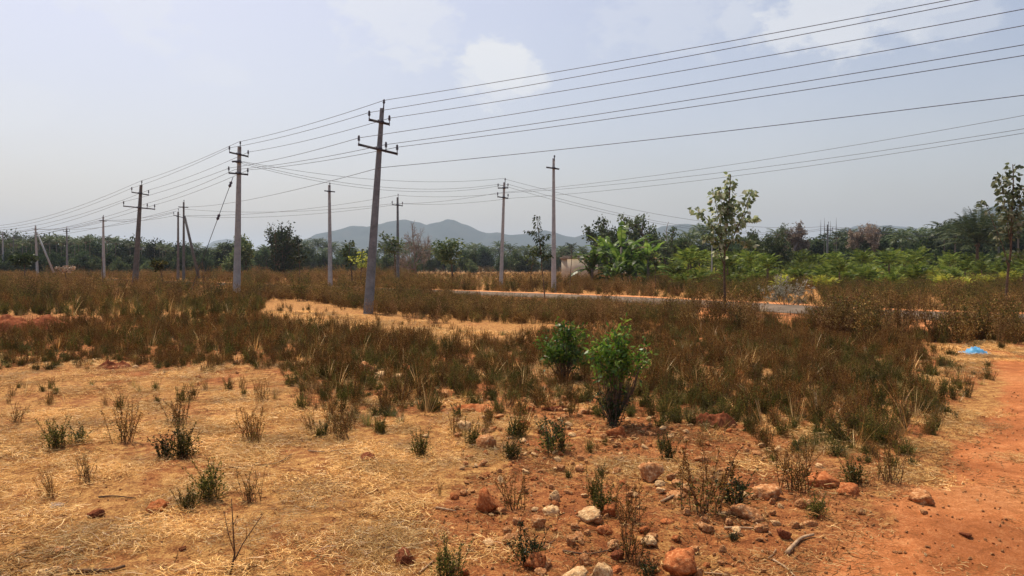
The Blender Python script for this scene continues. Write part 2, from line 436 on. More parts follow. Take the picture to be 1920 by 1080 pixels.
# ------------------------------------------------------------------ ground
def build_ground():
    rings = [0.4]
    while rings[-1] < 9500:
        r = rings[-1]
        rings.append(r * (1.0125 if r < 22 else (1.03 if r < 120 else 1.12)))
    rings = np.array(rings)
    fr = np.radians(np.linspace(-46, 46, 420))
    bk = np.radians(np.linspace(46, 314, 60))[1:-1]
    th = np.concatenate([fr, bk]); A = len(th); R = len(rings)
    X = rings[:, None] * np.sin(th)[None]; Y = rings[:, None] * np.cos(th)[None]
    x, y = X.ravel(), Y.ravel()
    z = np.array([gz(a, b) if (b > 0 and math.hypot(a, b) < 40) else 0.0 for a, b in zip(x, y)])
    V = np.stack([x, y, z], 1)
    V = np.vstack([V, [[0, 0, 0]]])
    mb = MB()
    i = np.arange(R - 1)[:, None] * A; j = np.arange(A)[None]; j2 = (j + 1) % A
    Fq = np.stack([i + j, i + j2, i + A + j2, i + A + j], 2).reshape(-1, 4)[:, ::-1]
    mb.add(V, Fq, 0)
    c = R * A
    mb.L.append(np.stack([np.full(A, c), (np.arange(A) + 1) % A, np.arange(A)], 1).astype(np.int32)[:, ::-1].ravel())
    mb.T.append(np.full(A, 3, np.int32)); mb.M.append(np.zeros(A, np.int32))
    m, n, l, out = nt('ground_soil')
    at_ = n.new('ShaderNodeAttribute'); at_.attribute_name = 'cover'
    sp = n.new('ShaderNodeSeparateColor'); l.new(at_.outputs['Color'], sp.inputs[0])
    gpos = n.new('ShaderNodeNewGeometry')
    def noise_(scale, det=6, rough=.6, vec=None):
        t = n.new('ShaderNodeTexNoise'); t.inputs['Scale'].default_value = scale; t.inputs['Detail'].default_value = det
        t.inputs['Roughness'].default_value = rough
        l.new(vec or gpos.outputs['Position'], t.inputs['Vector']); return t.outputs['Fac']
    n1, n2, n3 = noise_(1.1), noise_(9, 8, .7), noise_(70, 6, .75)
    red = ramp(n, [(.40, (.13, .038, .010)), (.5, (.33, .108, .031)), (.60, (.54, .25, .08))])
    mixn = n.new('ShaderNodeMath'); mixn.operation = 'MULTIPLY_ADD'; l.new(n3, mixn.inputs[0]); mixn.inputs[1].default_value = .55
    m2 = n.new('ShaderNodeMath'); m2.operation = 'MULTIPLY'; l.new(n2, m2.inputs[0]); m2.inputs[1].default_value = .45; l.new(m2.outputs[0], mixn.inputs[2])
    l.new(mixn.outputs[0], red.inputs[0])
    trk = ramp(n, [(.38, (.30, .105, .025)), (.5, (.50, .165, .050)), (.60, (.64, .27, .10))])
    l.new(mixn.outputs[0], trk.inputs[0])
    stw = ramp(n, [(.40, (.13, .045, .013)), (.5, (.38, .175, .05)), (.58, (.60, .34, .11))])
    l.new(mixn.outputs[0], stw.inputs[0])
    a = n.new('ShaderNodeMix'); a.data_type = 'RGBA'; l.new(sp.outputs[1], a.inputs['Factor']); l.new(red.outputs[0], a.inputs['A']); l.new(trk.outputs[0], a.inputs['B'])
    # straw cover broken up by noise
    th_ = n.new('ShaderNodeMath'); th_.operation = 'ADD'; l.new(sp.outputs[0], th_.inputs[0])
    sb = n.new('ShaderNodeMath'); sb.operation = 'MULTIPLY_ADD'; l.new(n2, sb.inputs[0]); sb.inputs[1].default_value = 1.6; sb.inputs[2].default_value = -.8
    l.new(sb.outputs[0], th_.inputs[1])
    mr = n.new('ShaderNodeMapRange'); mr.inputs['From Min'].default_value = .3; mr.inputs['From Max'].default_value = .8; l.new(th_.outputs[0], mr.inputs['Value'])
    tone = ramp(n, [(.40, (.74, .70, .66)), (.5, (1, 1, 1)), (.62, (1.0, 1.12, 1.2))]); l.new(noise_(.9, 4, .5), tone.inputs[0])
    tm = n.new('ShaderNodeMix'); tm.data_type = 'RGBA'; tm.blend_type = 'MULTIPLY'; tm.inputs['Factor'].default_value = 1; l.new(a.outputs['Result'], tm.inputs['A']); l.new(tone.outputs[0], tm.inputs['B'])
    b = n.new('ShaderNodeMix'); b.data_type = 'RGBA'; l.new(mr.outputs[0], b.inputs['Factor']); l.new(tm.outputs['Result'], b.inputs['A']); l.new(stw.outputs[0], b.inputs['B'])
    # far land: dry scrub and fields
    far = ramp(n, [(.35, (.07, .06, .025)), (.5, (.13, .095, .04)), (.65, (.22, .14, .06))])
    l.new(noise_(.012, 6, .6), far.inputs[0])
    c_ = n.new('ShaderNodeMix'); c_.data_type = 'RGBA'; l.new(sp.outputs[2], c_.inputs['Factor']); l.new(b.outputs['Result'], c_.inputs['A']); l.new(far.outputs[0], c_.inputs['B'])
    bs = n.new('ShaderNodeBsdfPrincipled'); bs.inputs['Roughness'].default_value = .95; bs.inputs['Specular IOR Level'].default_value = .15
    l.new(c_.outputs['Result'], bs.inputs['Base Color'])
    bp = n.new('ShaderNodeBump'); bp.inputs['Strength'].default_value = .8; bp.inputs['Distance'].default_value = .05
    l.new(mixn.outputs[0], bp.inputs['Height']); l.new(bp.outputs[0], bs.inputs['Normal'])
    l.new(bs.outputs[0], out.inputs['Surface'])
    me = mb.mesh('ground', [m], smooth=True)
    xx, yy = V[:, 0], np.maximum(V[:, 1], .5)
    px, py = warp(xx, yy)
    soil = 0
    for k in range(9):
        jx, jy = rng.uniform(-45, 45), rng.uniform(-10, 10); kk = np.clip(8 / yy, .15, 1)
        soil = soil + (inpoly(px + jx * kk, py + jy * kk, SOIL) | inpoly(px + jx * .3, py + jy * .3, SOIL2) | inpoly(px, py, SOIL3) | inpoly(px, py, SOIL4)) / 9.0
    track = inpoly(px, py, TRACK)
    straw = .85 - .68 * soil + .30 * wob(xx, yy, 2.0) + .30 * wob(xx + 8, yy, .7)
    straw = np.where(inpoly(px, py, CLEAR1), .8, straw)
    edge = inpoly(px, py, [(1640, 880), (1700, 850), (1790, 800), (1800, 730), (1880, 690), (1890, 740), (1850, 800), (1720, 910)])
    straw = np.where(edge, .8, straw)
    straw = np.where(inpoly(px, py, [(930, 850), (1050, 855), (1330, 880), (1300, 905), (1040, 895)]), .65, straw)
    straw = np.where(track & ~edge, .05 + .1 * wob(xx, yy, .8), straw)
    straw = np.where(inpoly(px, py, WEEDS) & ~inpoly(px, py, CLEAR1), .30 + .25 * wob(xx, yy, 1.5), straw)
    straw = np.where(V[:, 1] < .5, .3, np.clip(straw, 0, 1))
    r = np.hypot(V[:, 0], V[:, 1])
    farm = np.clip((r - 150) / 150, 0, 1)
    # soften the per-vertex masks along the grid
    def blur(a, k=2):
        g = a[:-1].reshape(R, A)
        for _ in range(k):
            g[:, 1:-1] = (g[:, :-2] + g[:, 1:-1] * 2 + g[:, 2:]) / 4
            g[1:-1] = (g[:-2] + g[1:-1] * 2 + g[2:]) / 4
        return np.append(g.ravel(), a[-1])
    colr = np.stack([blur(straw.astype(float), 3), blur(track.astype(float), 8), farm, np.ones_like(farm)], 1).astype(np.float32)
    ca = me.color_attributes.new('cover', 'FLOAT_COLOR', 'POINT')
    ca.data.foreach_set('color', colr.ravel())
    o = link('ground', me); tag(o, 'red laterite field with straw and bare soil', None, None, 'structure')
    return o


build_ground()


def build_road():
    # raised shoulder: closed cross-section; road sheet lies 4 mm above its top
    offs = [(-5.2, -.25), (-3.3, .20), (3.3, .20), (5.2, -.25)]
    mb = MB(); K = len(RL); v = []
    w = np.array([.25 * mnoise.noise((p[0] * .8, p[1] * .8, 2)) for p in RL])
    for k, p in enumerate(RL):
        for o_, z in offs:
            q = p + RN[k] * (o_ * (.86 if o_ * 1 > 9 else 1) + (w[k] if abs(o_) > 3 else 0)); v.append((q[0], q[1], z))
    f = []
    for k in range(K - 1):
        for i in range(3): f.append([k * 4 + i, k * 4 + i + 1, (k + 1) * 4 + i + 1, (k + 1) * 4 + i])
    mb.add(v, f); o = link('road_shoulder', mb.mesh('road_shoulder', [M['shoulder']])); tag(o, 'orange soil shoulder along the road', None, None, 'structure')
    mb = MB(); v = []
    for k, p in enumerate(RL):
        for s_ in (-1, -.33, .33, 1):
            q = p + RN[k] * s_ * (2.0 + .6 * w[k]); v.append((q[0], q[1], .215 + (.02 if abs(s_) < .5 else 0)))
    mb.add(v, f); o = link('road', mb.mesh('road', [M['asphalt']], True)); tag(o, 'narrow grey asphalt road curving through the scrub', None, None, 'structure')


build_road()


# ------------------------------------------------------------------ hills
def ridge(name, pts, y0, depth, seed, foot):
    """pts: (pixel x, pixel y) of the crest seen at distance y0"""
    P = [at(a, b, y0) for a, b in pts]
    xs = np.array([p.x for p in P]); zs = np.array([p.z for p in P])
    X = np.linspace(xs[0] - 200, xs[-1] + 200, 240); Yr = np.linspace(-1, 1, 41)
    H = np.interp(X, xs, zs, left=0, right=0)
    H = H * (1 + np.array([.035 * mnoise.noise((x / 90, seed, 0)) + .02 * mnoise.noise((x / 30, seed, 3)) for x in X]))
    v = []
    for j, t in enumerate(Yr):
        fall = (1 - abs(t)) ** .9 if abs(t) < 1 else 0
        for i, x in enumerate(X):
            nn = mnoise.fractal((x / 420 + seed, t * depth / 420, seed), .9, 2.1, 5)
            ridgen = abs(mnoise.noise((x / 160 + seed, t * depth / 500, 4)))
            h = H[i] * fall
            h += (nn * 20 - ridgen * 34) * (1 - fall) * fall * 4 * min(1, H[i] / 60)
            v.append((x + t * 60, y0 + t * depth, max(h, 0) - 1.5 if fall > 0 else -3))
    n = len(X); f = [[j * n + i, j * n + i + 1, (j + 1) * n + i + 1, (j + 1) * n + i] for j in range(len(Yr) - 1) for i in range(n - 1)]
    mb = MB(); mb.add(v, f)
    o = link(name, mb.mesh(name, [M['hill']], True)); tag(o, foot, None, None, 'structure')


M['hill'] = rough_mat('hazed_hill_scrub', (.014, .026, .026), (.03, .045, .04), .012, 1.0, 0, (.055, .06, .05))  # scrub green shifted bluish: some of the distance haze is in the colour
ridge('hills', [(540, 500), (560, 462), (590, 440), (640, 428), (662, 421), (690, 424), (720, 416), (760, 412), (790, 418), (800, 421), (838, 410), (850, 412), (880, 424), (910, 436), (930, 435), (960, 441), (985, 439), (1020, 430),
                (1046, 436), (1060, 442), (1078, 444), (1098, 438), (1118, 433), (1135, 440), (1160, 452), (1200, 440), (1240, 424), (1262, 420), (1330, 421), (1360, 440), (1400, 448), (1440, 452), (1500, 470), (1560, 500)], 3000, 420, 1.3, 'long blue hill ridge behind the palms')
ridge('hills', [(1440, 490), (1500, 462), (1560, 434), (1580, 430), (1610, 424), (1632, 417), (1648, 422), (1690, 424), (1740, 428), (1800, 434), (1850, 470)], 3600, 420, 5.1, 'low pale hills with a small peak on the right')
ridge('hills', [(1660, 500), (1720, 440), (1760, 424), (1800, 408), (1830, 396), (1850, 388), (1900, 376), (1960, 360), (2050, 372), (2200, 420), (2300, 500)], 2100, 450, 8.7, 'steep hazy hill slope at the right edge')
ridge('hills', [(340, 500), (400, 452), (425, 448), (450, 452), (480, 470), (520, 500)], 4200, 300, 2.7, 'small faint hill behind the left trees')


# ------------------------------------------------------------------ poles
def insulator(mb, base, h, r=.05, tilt=0, pins=True):
    b = Vector(base); ax = Vector((tilt, 0, 1)).normalized()
    mb.tube([b - ax * .10, b + ax * h * .35], .016, 6)
    z = .30
    prof = [(z, .02), (z + .04, r), (z + .10, .03), (z + .2, r * 1.1), (z + .27, .03), (z + .38, r), (z + .46, .03), (z + .55, r * .8), (1.0, .02)]
    mb.tube([b + ax * (h * t) for t, _ in prof], [q for _, q in prof], 8)


def pole(base, top, w0, w1, mat, label, arms=(), spike=.25, strut=None, group='concrete power poles', arm_depth=.12):
    """base/top world points; arms: (fraction height below top in m, x offset left, x offset right, z left, z right, [insulator offsets], ins h)"""
    r = empty('utility_pole', base)
    d = top - base; H = d.length; ax = d.normalized()
    mb = MB()
    K = 7
    vs = []
    for k in range(K):
        t = k / (K - 1); w = w0 + (w1 - w0) * t; dd = w * .62
        c = ax * (H * t) - (ax * .25 if k == 0 else Vector((0, 0, 0)))
        b = .18
        for sx, sy in ((-1 + b, -1), (1 - b, -1), (1, -1 + b), (1, 1 - b), (1 - b, 1), (-1 + b, 1), (-1, 1 - b), (-1, -1 + b)):
            vs.append((c.x + sx * w / 2, c.y + sy * dd / 2, c.z))
    f = [[k * 8 + i, k * 8 + (i + 1) % 8, (k + 1) * 8 + (i + 1) % 8, (k + 1) * 8 + i] for k in range(K - 1) for i in range(8)]
    mb.add(vs, f)
    mb.add(vs[-8:], [list(range(8))])
    link('shaft', mb.mesh('shaft', [mat]), parent=r)
    if spike:
        mb = MB(); p = ax * H + Vector((w1 * .35, -w1 * .4, -.15))
        mb.tube([p, p + ax * .18, p + ax * (.15 + spike)], [.022, .022, .018], 6)
        p2 = p + ax * (.15 + spike * .45)
        mb.tube([p2, p2 + ax * .05, p2 + ax * .09, p2 + ax * .13, p2 + ax * (spike * .5)], [.02, .05, .03, .045, .015], 8)
        link('top_pin', mb.mesh('top_pin', [M['steel']]), parent=r)
    for (down, xl, xr, zl, zr, ins, ih) in arms:
        c = ax * (H - down); y = c.y - w1 * .62 * .5 - .05
        A = Vector((c.x + xl, y, c.z + zl)); B = Vector((c.x + xr, y, c.z + zr))
        mb = MB(); e = (B - A).normalized(); up = Vector((0, 0, 1)); fw = e.cross(up).normalized(); up = fw.cross(e).normalized()
        L = (B - A).length
        rot = np.array([list(e), list(fw), list(up)]).T
        mb.box((A + B) / 2 + up * .035, (L / 2, .035, .006), 0, rot); mb.box((A + B) / 2 - fw * .03, (L / 2, .006, .034), 0, rot)
        mb.box(c + Vector((0, y - c.y + .0, 0)), (w1 * .8, .045, .05), 0, rot)
        mb.box(c + Vector((0, w1 * .45, 0)), (w1 * .8, .02, .03), 0, rot)
        a = link('crossarm', mb.mesh('crossarm', [M['steel']]), parent=r)
        for t in ins:
            mi = MB(); q = A + (B - A) * t + up * .05
            insulator(mi, q, ih, .05 if ih < .35 else .06)
            link('insulator', mi.mesh('insulator', [M['porcelain']]), parent=a)
    if strut:
        mb = MB(); s0, s1, sw = strut
        mb.tube([s0 - base, s1 - base], [sw * .75, sw * .55], 4); link('brace_pole', mb.mesh('brace_pole', [mat]), parent=r)
    tag(r, label, 'utility pole', group)
    return r


def mpx(D): return D / F


def pole_px(bx, tx, ty, D, w0p, w1p, mat, label, arms=(), spike=.25, strut=None, by=None):
    b = at(bx, 500, D); b.z = 0.0
    t = at(tx, ty, D)
    s = mpx(D)
    A = []
    for (yc, xl, xr, yl, yr, ins, ih) in arms:   # pixels: centre y, ends x, ends y
        k = (yc - ty) * s
        cx = tx + (bx - tx) * ((yc - ty) * s) / (t.z - b.z)
        A.append((k, (xl - cx) * s, (xr - cx) * s, (yc - yl) * s, (yc - yr) * s, ins, ih))
    return pole(b, t, w0p * s, w1p * s, mat, label, A, spike, strut)


D1, D2, D3 = 25.5, 37.0, 51.0
pole_px(690, 716.5, 203, D1, 17.5, 7.2, M['concrete'], 'tall leaning grey concrete pole with two tilted crossarms in the middle of the field',
        [(229, 692, 731, 225, 234, (.02, .98), .26), (279, 672, 746, 271, 289, (.02, .70, .98), .27)], spike=.30)
pole_px(443, 449, 275, D2, 13, 6, M['concrete_pale'], 'pale upright concrete pole with three crossarms and a stay wire',
        [(289.5, 431, 466.5, 286, 294, (.01, .99), .27), (303.5, 436, 453, 303.5, 302.5, (), .2), (325, 430, 466, 324.5, 327.5, (.01, .99), .28)], spike=.26)
pole_px(252, 264.5, 347, D3, 10.5, 4.5, M['concrete_dark'], 'dark leaning pole with a short and a wide crossarm left of the stayed pole',
        [(362.5, 248, 280, 360.5, 366, (.01, .99), .30), (389.5, 232, 291.5, 386.5, 392.5, (.02, .76, .99), .30)], spike=.30)
pole_px(194, 193.5, 406, 87, 6, 2.5, M['concrete_pale'], 'slim pale pole with one crossarm left of the dark leaning pole', [(414, 186, 200.5, 413.5, 415, (), .2)], spike=.1)
pole_px(126, 125, 428, 112, 4, 2, M['concrete'], 'small distant pole between the braced pole and the slim pale pole', [(434, 119, 131.5, 434, 434, (.03, .97), .3)], spike=.3)
D6 = 106
b6 = at(70, 500, D6); b6.z = 0
pole_px(70, 66.5, 424, D6, 4.2, 2.4, M['concrete_pale'], 'distant pole with a slanting brace in front of the left wood', [(429.5, 60, 73, 429, 430, (), .2)], spike=.1,
        strut=((lambda a: a)(at(101, 512, D6)), at(69.5, 436, D6), .22))
pole_px(6, 5, 435, 126, 3.4, 2, M['concrete_pale'], 'thin pole at the left edge of the field', [(440.5, -1, 11, 440, 441, (), .2)], spike=.1)
pole_px(24, 25.5, 440, 138, 2.6, 1.6, M['concrete'], 'faint farthest pole in front of the dark round trees', [(445, 20, 31, 445, 445, (), .2)], spike=.3)
pole_px(333.5, 334, 397, 80, 4.6, 2.6, M['concrete_dark'], 'thin dark pole just left of the braced pole in mid field', [(406, 326, 343, 403.5, 408, (.02,), .32)], spike=.35)
D9 = 68
pole_px(344, 344.5, 379, D9, 5, 2.6, M['concrete_dark'], 'dark pole with a leaning brace on its right side', [(388.5, 335, 353.5, 388, 389, (), .2)], spike=.12,
        strut=(at(373, 522, D9), at(346, 405, D9), .2))
pole_px(619, 617.5, 347, 54, 8, 4.2, M['concrete_pale'], 'plain pale pole with one bare crossarm in front of the left end of the hills', [(359, 608.5, 628.5, 358, 360, (), .2)], spike=.08)
pole_px(746, 745.5, 370, 62.5, 6, 3.4, M['concrete'], 'grey pole with one crossarm beside the bare dead tree', [(384.5, 735, 755.5, 384, 386, (.03, .97), .28)], spike=.3)
pole_px(939, 945.5, 342, 51, 7.8, 4, M['concrete_pale'], 'pale pole with two crossarms left of the bare capped pole',
        [(352.5, 933.5, 953, 353, 352.5, (.03, .97), .27), (370.5, 932.5, 953, 369, 372, (.03, .97), .27)], spike=.3)
pole_px(1038.5, 1038, 297, 40.5, 9.5, 4.4, M['concrete_pale'], 'tallest plain pale pole standing behind the road beside the banana plants', [(315.5, 1024, 1048.5, 314, 317.5, (), .2)], spike=.06)
pole_px(1551, 1552, 421, 102, 4, 2.6, M['concrete'], 'distant pole standing among the green plantation trees', [(432, 1545, 1561, 432, 431.5, (.03, .97), .35)], spike=.4)


def slim_post(px, ytop, D, wp, label, name='post', cat='post', mat='bark_pale', lean=0, base_y=None):
    s = mpx(D); b = at(px, 500, D); b.z = 0; t = at(px + lean, ytop, D)
    mb = MB(); n = 6
    pts = [Vector((0, 0, -.1)) + (t - b) * (k / n) + Vector((.04 * mnoise.noise((k, px, 0)), .04 * mnoise.noise((k, px, 5)), 0)) for k in range(n + 1)]
    mb.tube(pts, [wp * s / 2 * (1 - .35 * k / n) for k in range(n + 1)], 6)
    o = link(name, mb.mesh(name, [M[mat]], True), b); tag(o, label, cat)
    return o


slim_post(1335, 444, 70, 3.2, 'plain grey concrete post behind the leafy roadside sapling', mat='concrete_pale')
slim_post(383, 488, 40, 1.6, 'thin bare stick standing left of the stayed pole', 'bare_sapling', 'sapling', 'stick_dark', -4)
slim_post(193, 478, 45, 2.0, 'dark crooked stick standing in front of the slim pale pole', 'bare_sapling', 'sapling', 'stick_dark', -2)
slim_post(1385, 560, 26, 1.2, 'thin dry stalk right of the leafy roadside sapling', 'dry_stalk', 'stalk', 'stick_dark', 3)
slim_post(552, 598, 17, 1.1, 'thin bare stalk standing at the near edge of the straw clearing', 'dry_stalk', 'stalk', 'stick_dark', 2)

# ------------------------------------------------------------------ wires
WR = .0092


def wire(pts, label, sag=None, r=WR, group='overhead wires', span=10):
    """pts: world points (attachments); sag per span in m"""
    mb = MB(); P = []
    for i in range(len(pts) - 1):
        a, b = pts[i], pts[i + 1]; L = (b - a).length
        s = L * L * .0007 if sag is None else (sag[i] if isinstance(sag, (list, tuple)) else sag)
        for k in range(span + (1 if i == len(pts) - 2 else 0)):
            t = k / span; p = a.lerp(b, t); p.z -= 4 * s * t * (1 - t); P.append(p)
    rr = [r * max(1.0, p.y / 48.0) for p in P]
    o0 = P[0].copy()
    mb.tube([p - o0 for p in P], rr, 5)
    o = link('power_wire', mb.mesh('power_wire', [M['wire']], True), o0)
    tag(o, label, 'wire', group)
    return o


DR = 16.0
# wires over the big leaning pole; attachments at P3, P2, P1 and a place on the right border of the picture
lines = [
    ('topmost long wire running over the tips of the leaning poles', (264.5, 339), (447.5, 266), (720.5, 188), (1920, -27)),
    ('second wire from the top, over the left end of the upper crossarm', (249, 352), (431.5, 277), (692, 211), (1920, -17)),
    ('third wire from the top, over the right end of the upper crossarm', (280, 356), (466.5, 285), (731, 221.5), (1920, 17)),
    ('fourth long wire, over the left end of the wide crossarm', (233, 378), (430, 315), (673, 258.5), (1920, 48)),
    ('fifth long wire, over the middle pin of the wide crossarm', (277, 381), (440, 318), (724, 271), (1920, 84)),
    ('sixth long wire, over the right end of the wide crossarm', (291, 384), (466, 318.5), (744.5, 276), (1920, 104)),
]
P0 = Vector((19.5, 10.6, 0)); zs0 = []
for i, (lab, a3, a2, a1, e) in enumerate(lines):
    p3, p2, p1, pe = at(*a3, D3 - .1), at(*a2, D2 - .1), at(*a1, D1 - .1), at(*e, DR)
    d = (pe - p1); t = .665
    off = (i - 2.5) * .18
    z0 = p1.z + (pe.z - p1.z + 4 * .18 * t * (1 - t)) / t
    p0 = Vector((p1.x + d.x / t, p1.y + d.y / t, z0)); zs0.append(p0)
    pl = at(-90, 418 - 0 + i * 2.6, 104)
    wire([pl, p3, p2, p1, p0], lab, [1.5, .12, .1, .18], span=14)
b0 = Vector((np.mean([p.x for p in zs0]), np.mean([p.y for p in zs0]) + .2, 0)); zt = max(p.z for p in zs0)
pole(b0, Vector((b0.x, b0.y, zt - .2)), .34, .16, M['concrete'], 'grey concrete pole carrying the wires beyond the right edge',
     [(.6, -.9, .9, 0, 0, (.02, .98), .26), (1.5, -.9, .9, 0, 0, (.02, .98), .26)])
# lone wire
pe = at(1920, 180, DR); p1 = at(712, 314.5, D1 - .2); d = pe - p1; t = .665
wire([at(-20, 447, 130), at(344, 388, D9), p1, Vector((p1.x + d.x / t, p1.y + d.y / t, p1.z + (pe.z - p1.z + .15) / t))], 'single wire crossing the leaning pole well below its wide crossarm', [1.0, .35, .15], span=14)
# far line from the two-arm pole to the right
for i, (lab, a11, a12, e) in enumerate([
    ('upper of three thin wires going right behind the pale poles', (736, 382), (934, 361.5), (1920, 218)),
    ('middle of three thin wires going right behind the pale poles', (745.5, 366), (953, 361.5), (1920, 243)),
    ('lower of three thin wires going right behind the pale poles', (755, 382), (960, 371.5), (1920, 251))]):
    pa, pb, pe = at(*a11, 62.4), at(*a12, 50.8), at(*e, 28); d = pe - pb; t = .8
    wire([at(344 + i * 3, (392, 404, 406)[i], 80), pa, pb, Vector((pb.x + d.x / t, pb.y + d.y / t, pb.z + (pe.z - pb.z + .35) / t))], lab, [.5, .2, .5], span=14)
# stayed pole to the two-arm pole, sagging
for i, (lab, a, b) in enumerate([
    ('highest of three slack wires between the stayed pole and the two-arm pole', (456, 303), (943.5, 334.5)),
    ('middle of three slack wires between the stayed pole and the two-arm pole', (455, 304), (934, 345.5)),
    ('lowest of three slack wires between the stayed pole and the two-arm pole', (453, 306.5), (953, 345.5))]):
    wire([at(*a, D2 - .1), at(*b, 50.8)], lab, (.55, .75, .9)[i], span=20)
for i, (lab, a, b) in enumerate([
    ('highest of three wires falling from the two-arm pole to the plantation pole', (943.5, 335), (1551, 424)),
    ('middle of three wires falling from the two-arm pole to the plantation pole', (953, 345.5), (1545, 428)),
    ('lowest of three wires falling from the two-arm pole to the plantation pole', (934, 345.5), (1561, 428))]):
    wire([at(*a, 50.8), at(*b, 102), at(b[0] + 500, b[1] + 12, 130)], lab, [(1.35, 1.7, 1.9)[i], 1.0], span=16)
for i, (lab, a, b, c) in enumerate([
    ('faint left wire between the slim pale pole and the pole with a slanting brace', (187, 413), (60, 429), (-60, 432)),
    ('faint right wire between the slim pale pole and the pole with a slanting brace', (200, 414), (73, 430), (-60, 434))]):
    wire([at(330 + i * 8, 396 + i * 6, 76), at(*a, 87), at(*b, D6), at(*c, 150)], lab, [.3, .4, .5])
wire([at(326, 399, 80), at(119, 430, 112), at(-40, 448, 150)], 'faintest wire from the thin dark pole to the small distant pole', [.5, .5])
# stay wire with its insulators
so = empty('stay_wire', at(375, 500, 36)); so.location.z = 0
mb = MB(); A = at(437, 332, D2 - .1); B = at(372, 500, 36); B.z = 0; B = at(352, 545, 36); B.z = 0
mb.tube([A - so.location, B - so.location], .016, 5); link('cable', mb.mesh('cable', [M['wire']]), parent=so)
for t in (.06, .33):
    mb = MB(); c = A.lerp(B, t) - so.location; d = (B - A).normalized()
    mb.tube([c - d * .16, c - d * .08, c, c + d * .08, c + d * .16], [.03, .085, .05, .085, .03], 8); link('insulator', mb.mesh('insulator', [M['porcelain']]), parent=so)
tag(so, 'stay wire with two insulators slanting down left of the pale upright pole', 'stay wire')


# ------------------------------------------------------------------ plants
def nrm(v): return v / (np.linalg.norm(v) + 1e-9)


def weed(name, H, nst, spread, leafs, lsize, mats, leaf_from=.25, seedhead=True, low_green=0, wl_=.45, brush=0, rb=.22):
    mb = MB()
    for i in range(nst):
        az = rng.uniform(0, 6.283); tl = rng.uniform(0, spread); h = H * rng.uniform(.4, 1.0)
        a0 = rng.uniform(0, 6.283); b = np.array([math.cos(a0), math.sin(a0), 0]) * rng.uniform(0, rb * H)
        pts = [b]; d = np.array([math.cos(az) * math.sin(tl), math.sin(az) * math.sin(tl), math.cos(tl)])
        K = 5
        for k in range(K):
            d = nrm(d + rng.normal(size=3) * .09 + np.array([0, 0, .06])); pts.append(pts[-1] + d * h / K)
        pts = np.array(pts)
        mb.tube(pts, np.linspace(.0035, .0016, K + 1) * (H / .5) ** .6, 3, 0, cap=False)
        def along(t):
            q = t * K; i0 = np.minimum(q.astype(int), K - 1); fr = (q - i0)[:, None]
            return pts[i0] * (1 - fr) + pts[i0 + 1] * fr
        n = int(leafs * rng.uniform(.7, 1.2))
        t = rng.uniform(leaf_from, 1, n) ** (.8); P = along(t)
        D = rng.normal(size=(n, 3)); D[:, 2] = np.abs(D[:, 2]) * .9 + .1; D += (pts[-1] - pts[0]) / h * .6
        P = P + rng.normal(size=(n, 3)) * .007 * (H / .5)
        mb.leaves(P, D, lsize * rng.uniform(.5, 1.2, n), wl_, 1)
        if seedhead:   # dense spike at the tip
            n = int(leafs * .5); t = rng.uniform(.78, 1.0, n); P = along(t) + rng.normal(size=(n, 3)) * .006
            D = rng.normal(size=(n, 3)); D[:, 2] += 1.2
            mb.leaves(P, D, lsize * .6 * rng.uniform(.5, 1.1, n), .6, 1)
        if brush:
            for _ in range(brush):   # side twigs
                t0 = rng.uniform(.3, .95); p = along(np.array([t0]))[0]; a2 = rng.uniform(0, 6.283)
                dd = nrm(np.array([math.cos(a2), math.sin(a2), rng.uniform(.3, 1.4)])); L = H * rng.uniform(.12, .3)
                mb.tube([p, p + dd * L * .5 + rng.normal(size=3) * .01, p + dd * L], [.0022, .0018, .001], 3, 0, cap=False)
                n2 = int(leafs * .3); tt = rng.uniform(.2, 1, n2)[:, None]
                mb.leaves(p + dd * L * tt, rng.normal(size=(n2, 3)) + [0, 0, .4], lsize * rng.uniform(.5, 1.1, n2), wl_, 1)
    if low_green:
        n = low_green
        az = rng.uniform(0, 6.283, n); rr = rng.uniform(0, .22 * H + .03, n); zz = rng.uniform(.02, .45, n) * H
        P = np.stack([np.cos(az) * rr, np.sin(az) * rr, zz], 1); D = np.stack([np.cos(az), np.sin(az), rng.uniform(.2, 1.4, n)], 1)
        mb.leaves(P, D, lsize * 1.25 * rng.uniform(.6, 1.2, n), wl_, 2)
    return mb.mesh(name, mats)


def grass_tuft(name, H, n, mats, spread=.7, w=.004, r0=.05):
    mb = MB(); az = rng.uniform(0, 6.283, n); tl = rng.uniform(.05, spread, n); h = H * rng.uniform(.5, 1, n)
    dx, dy = np.cos(az), np.sin(az); rr = rng.uniform(0, r0, n)
    pts = []
    for k in range(5):
        t = k / 4; hor = h * (np.sin(tl) * t + .35 * t * t * tl); ver = h * (np.cos(tl) * t - .22 * t * t * tl)
        pts.append(np.stack([dx * (rr + hor), dy * (rr + hor), ver], 1))
    pts = np.stack(pts, 1)
    side = np.stack([-dy, dx, np.zeros(n)], 1) + rng.normal(size=(n, 3)) * .3
    side /= np.linalg.norm(side, axis=1)[:, None]
    mb.ribbons(pts, side, np.full(n, w) * rng.uniform(.6, 1.3, n), 0)
    return mb.mesh(name, mats)


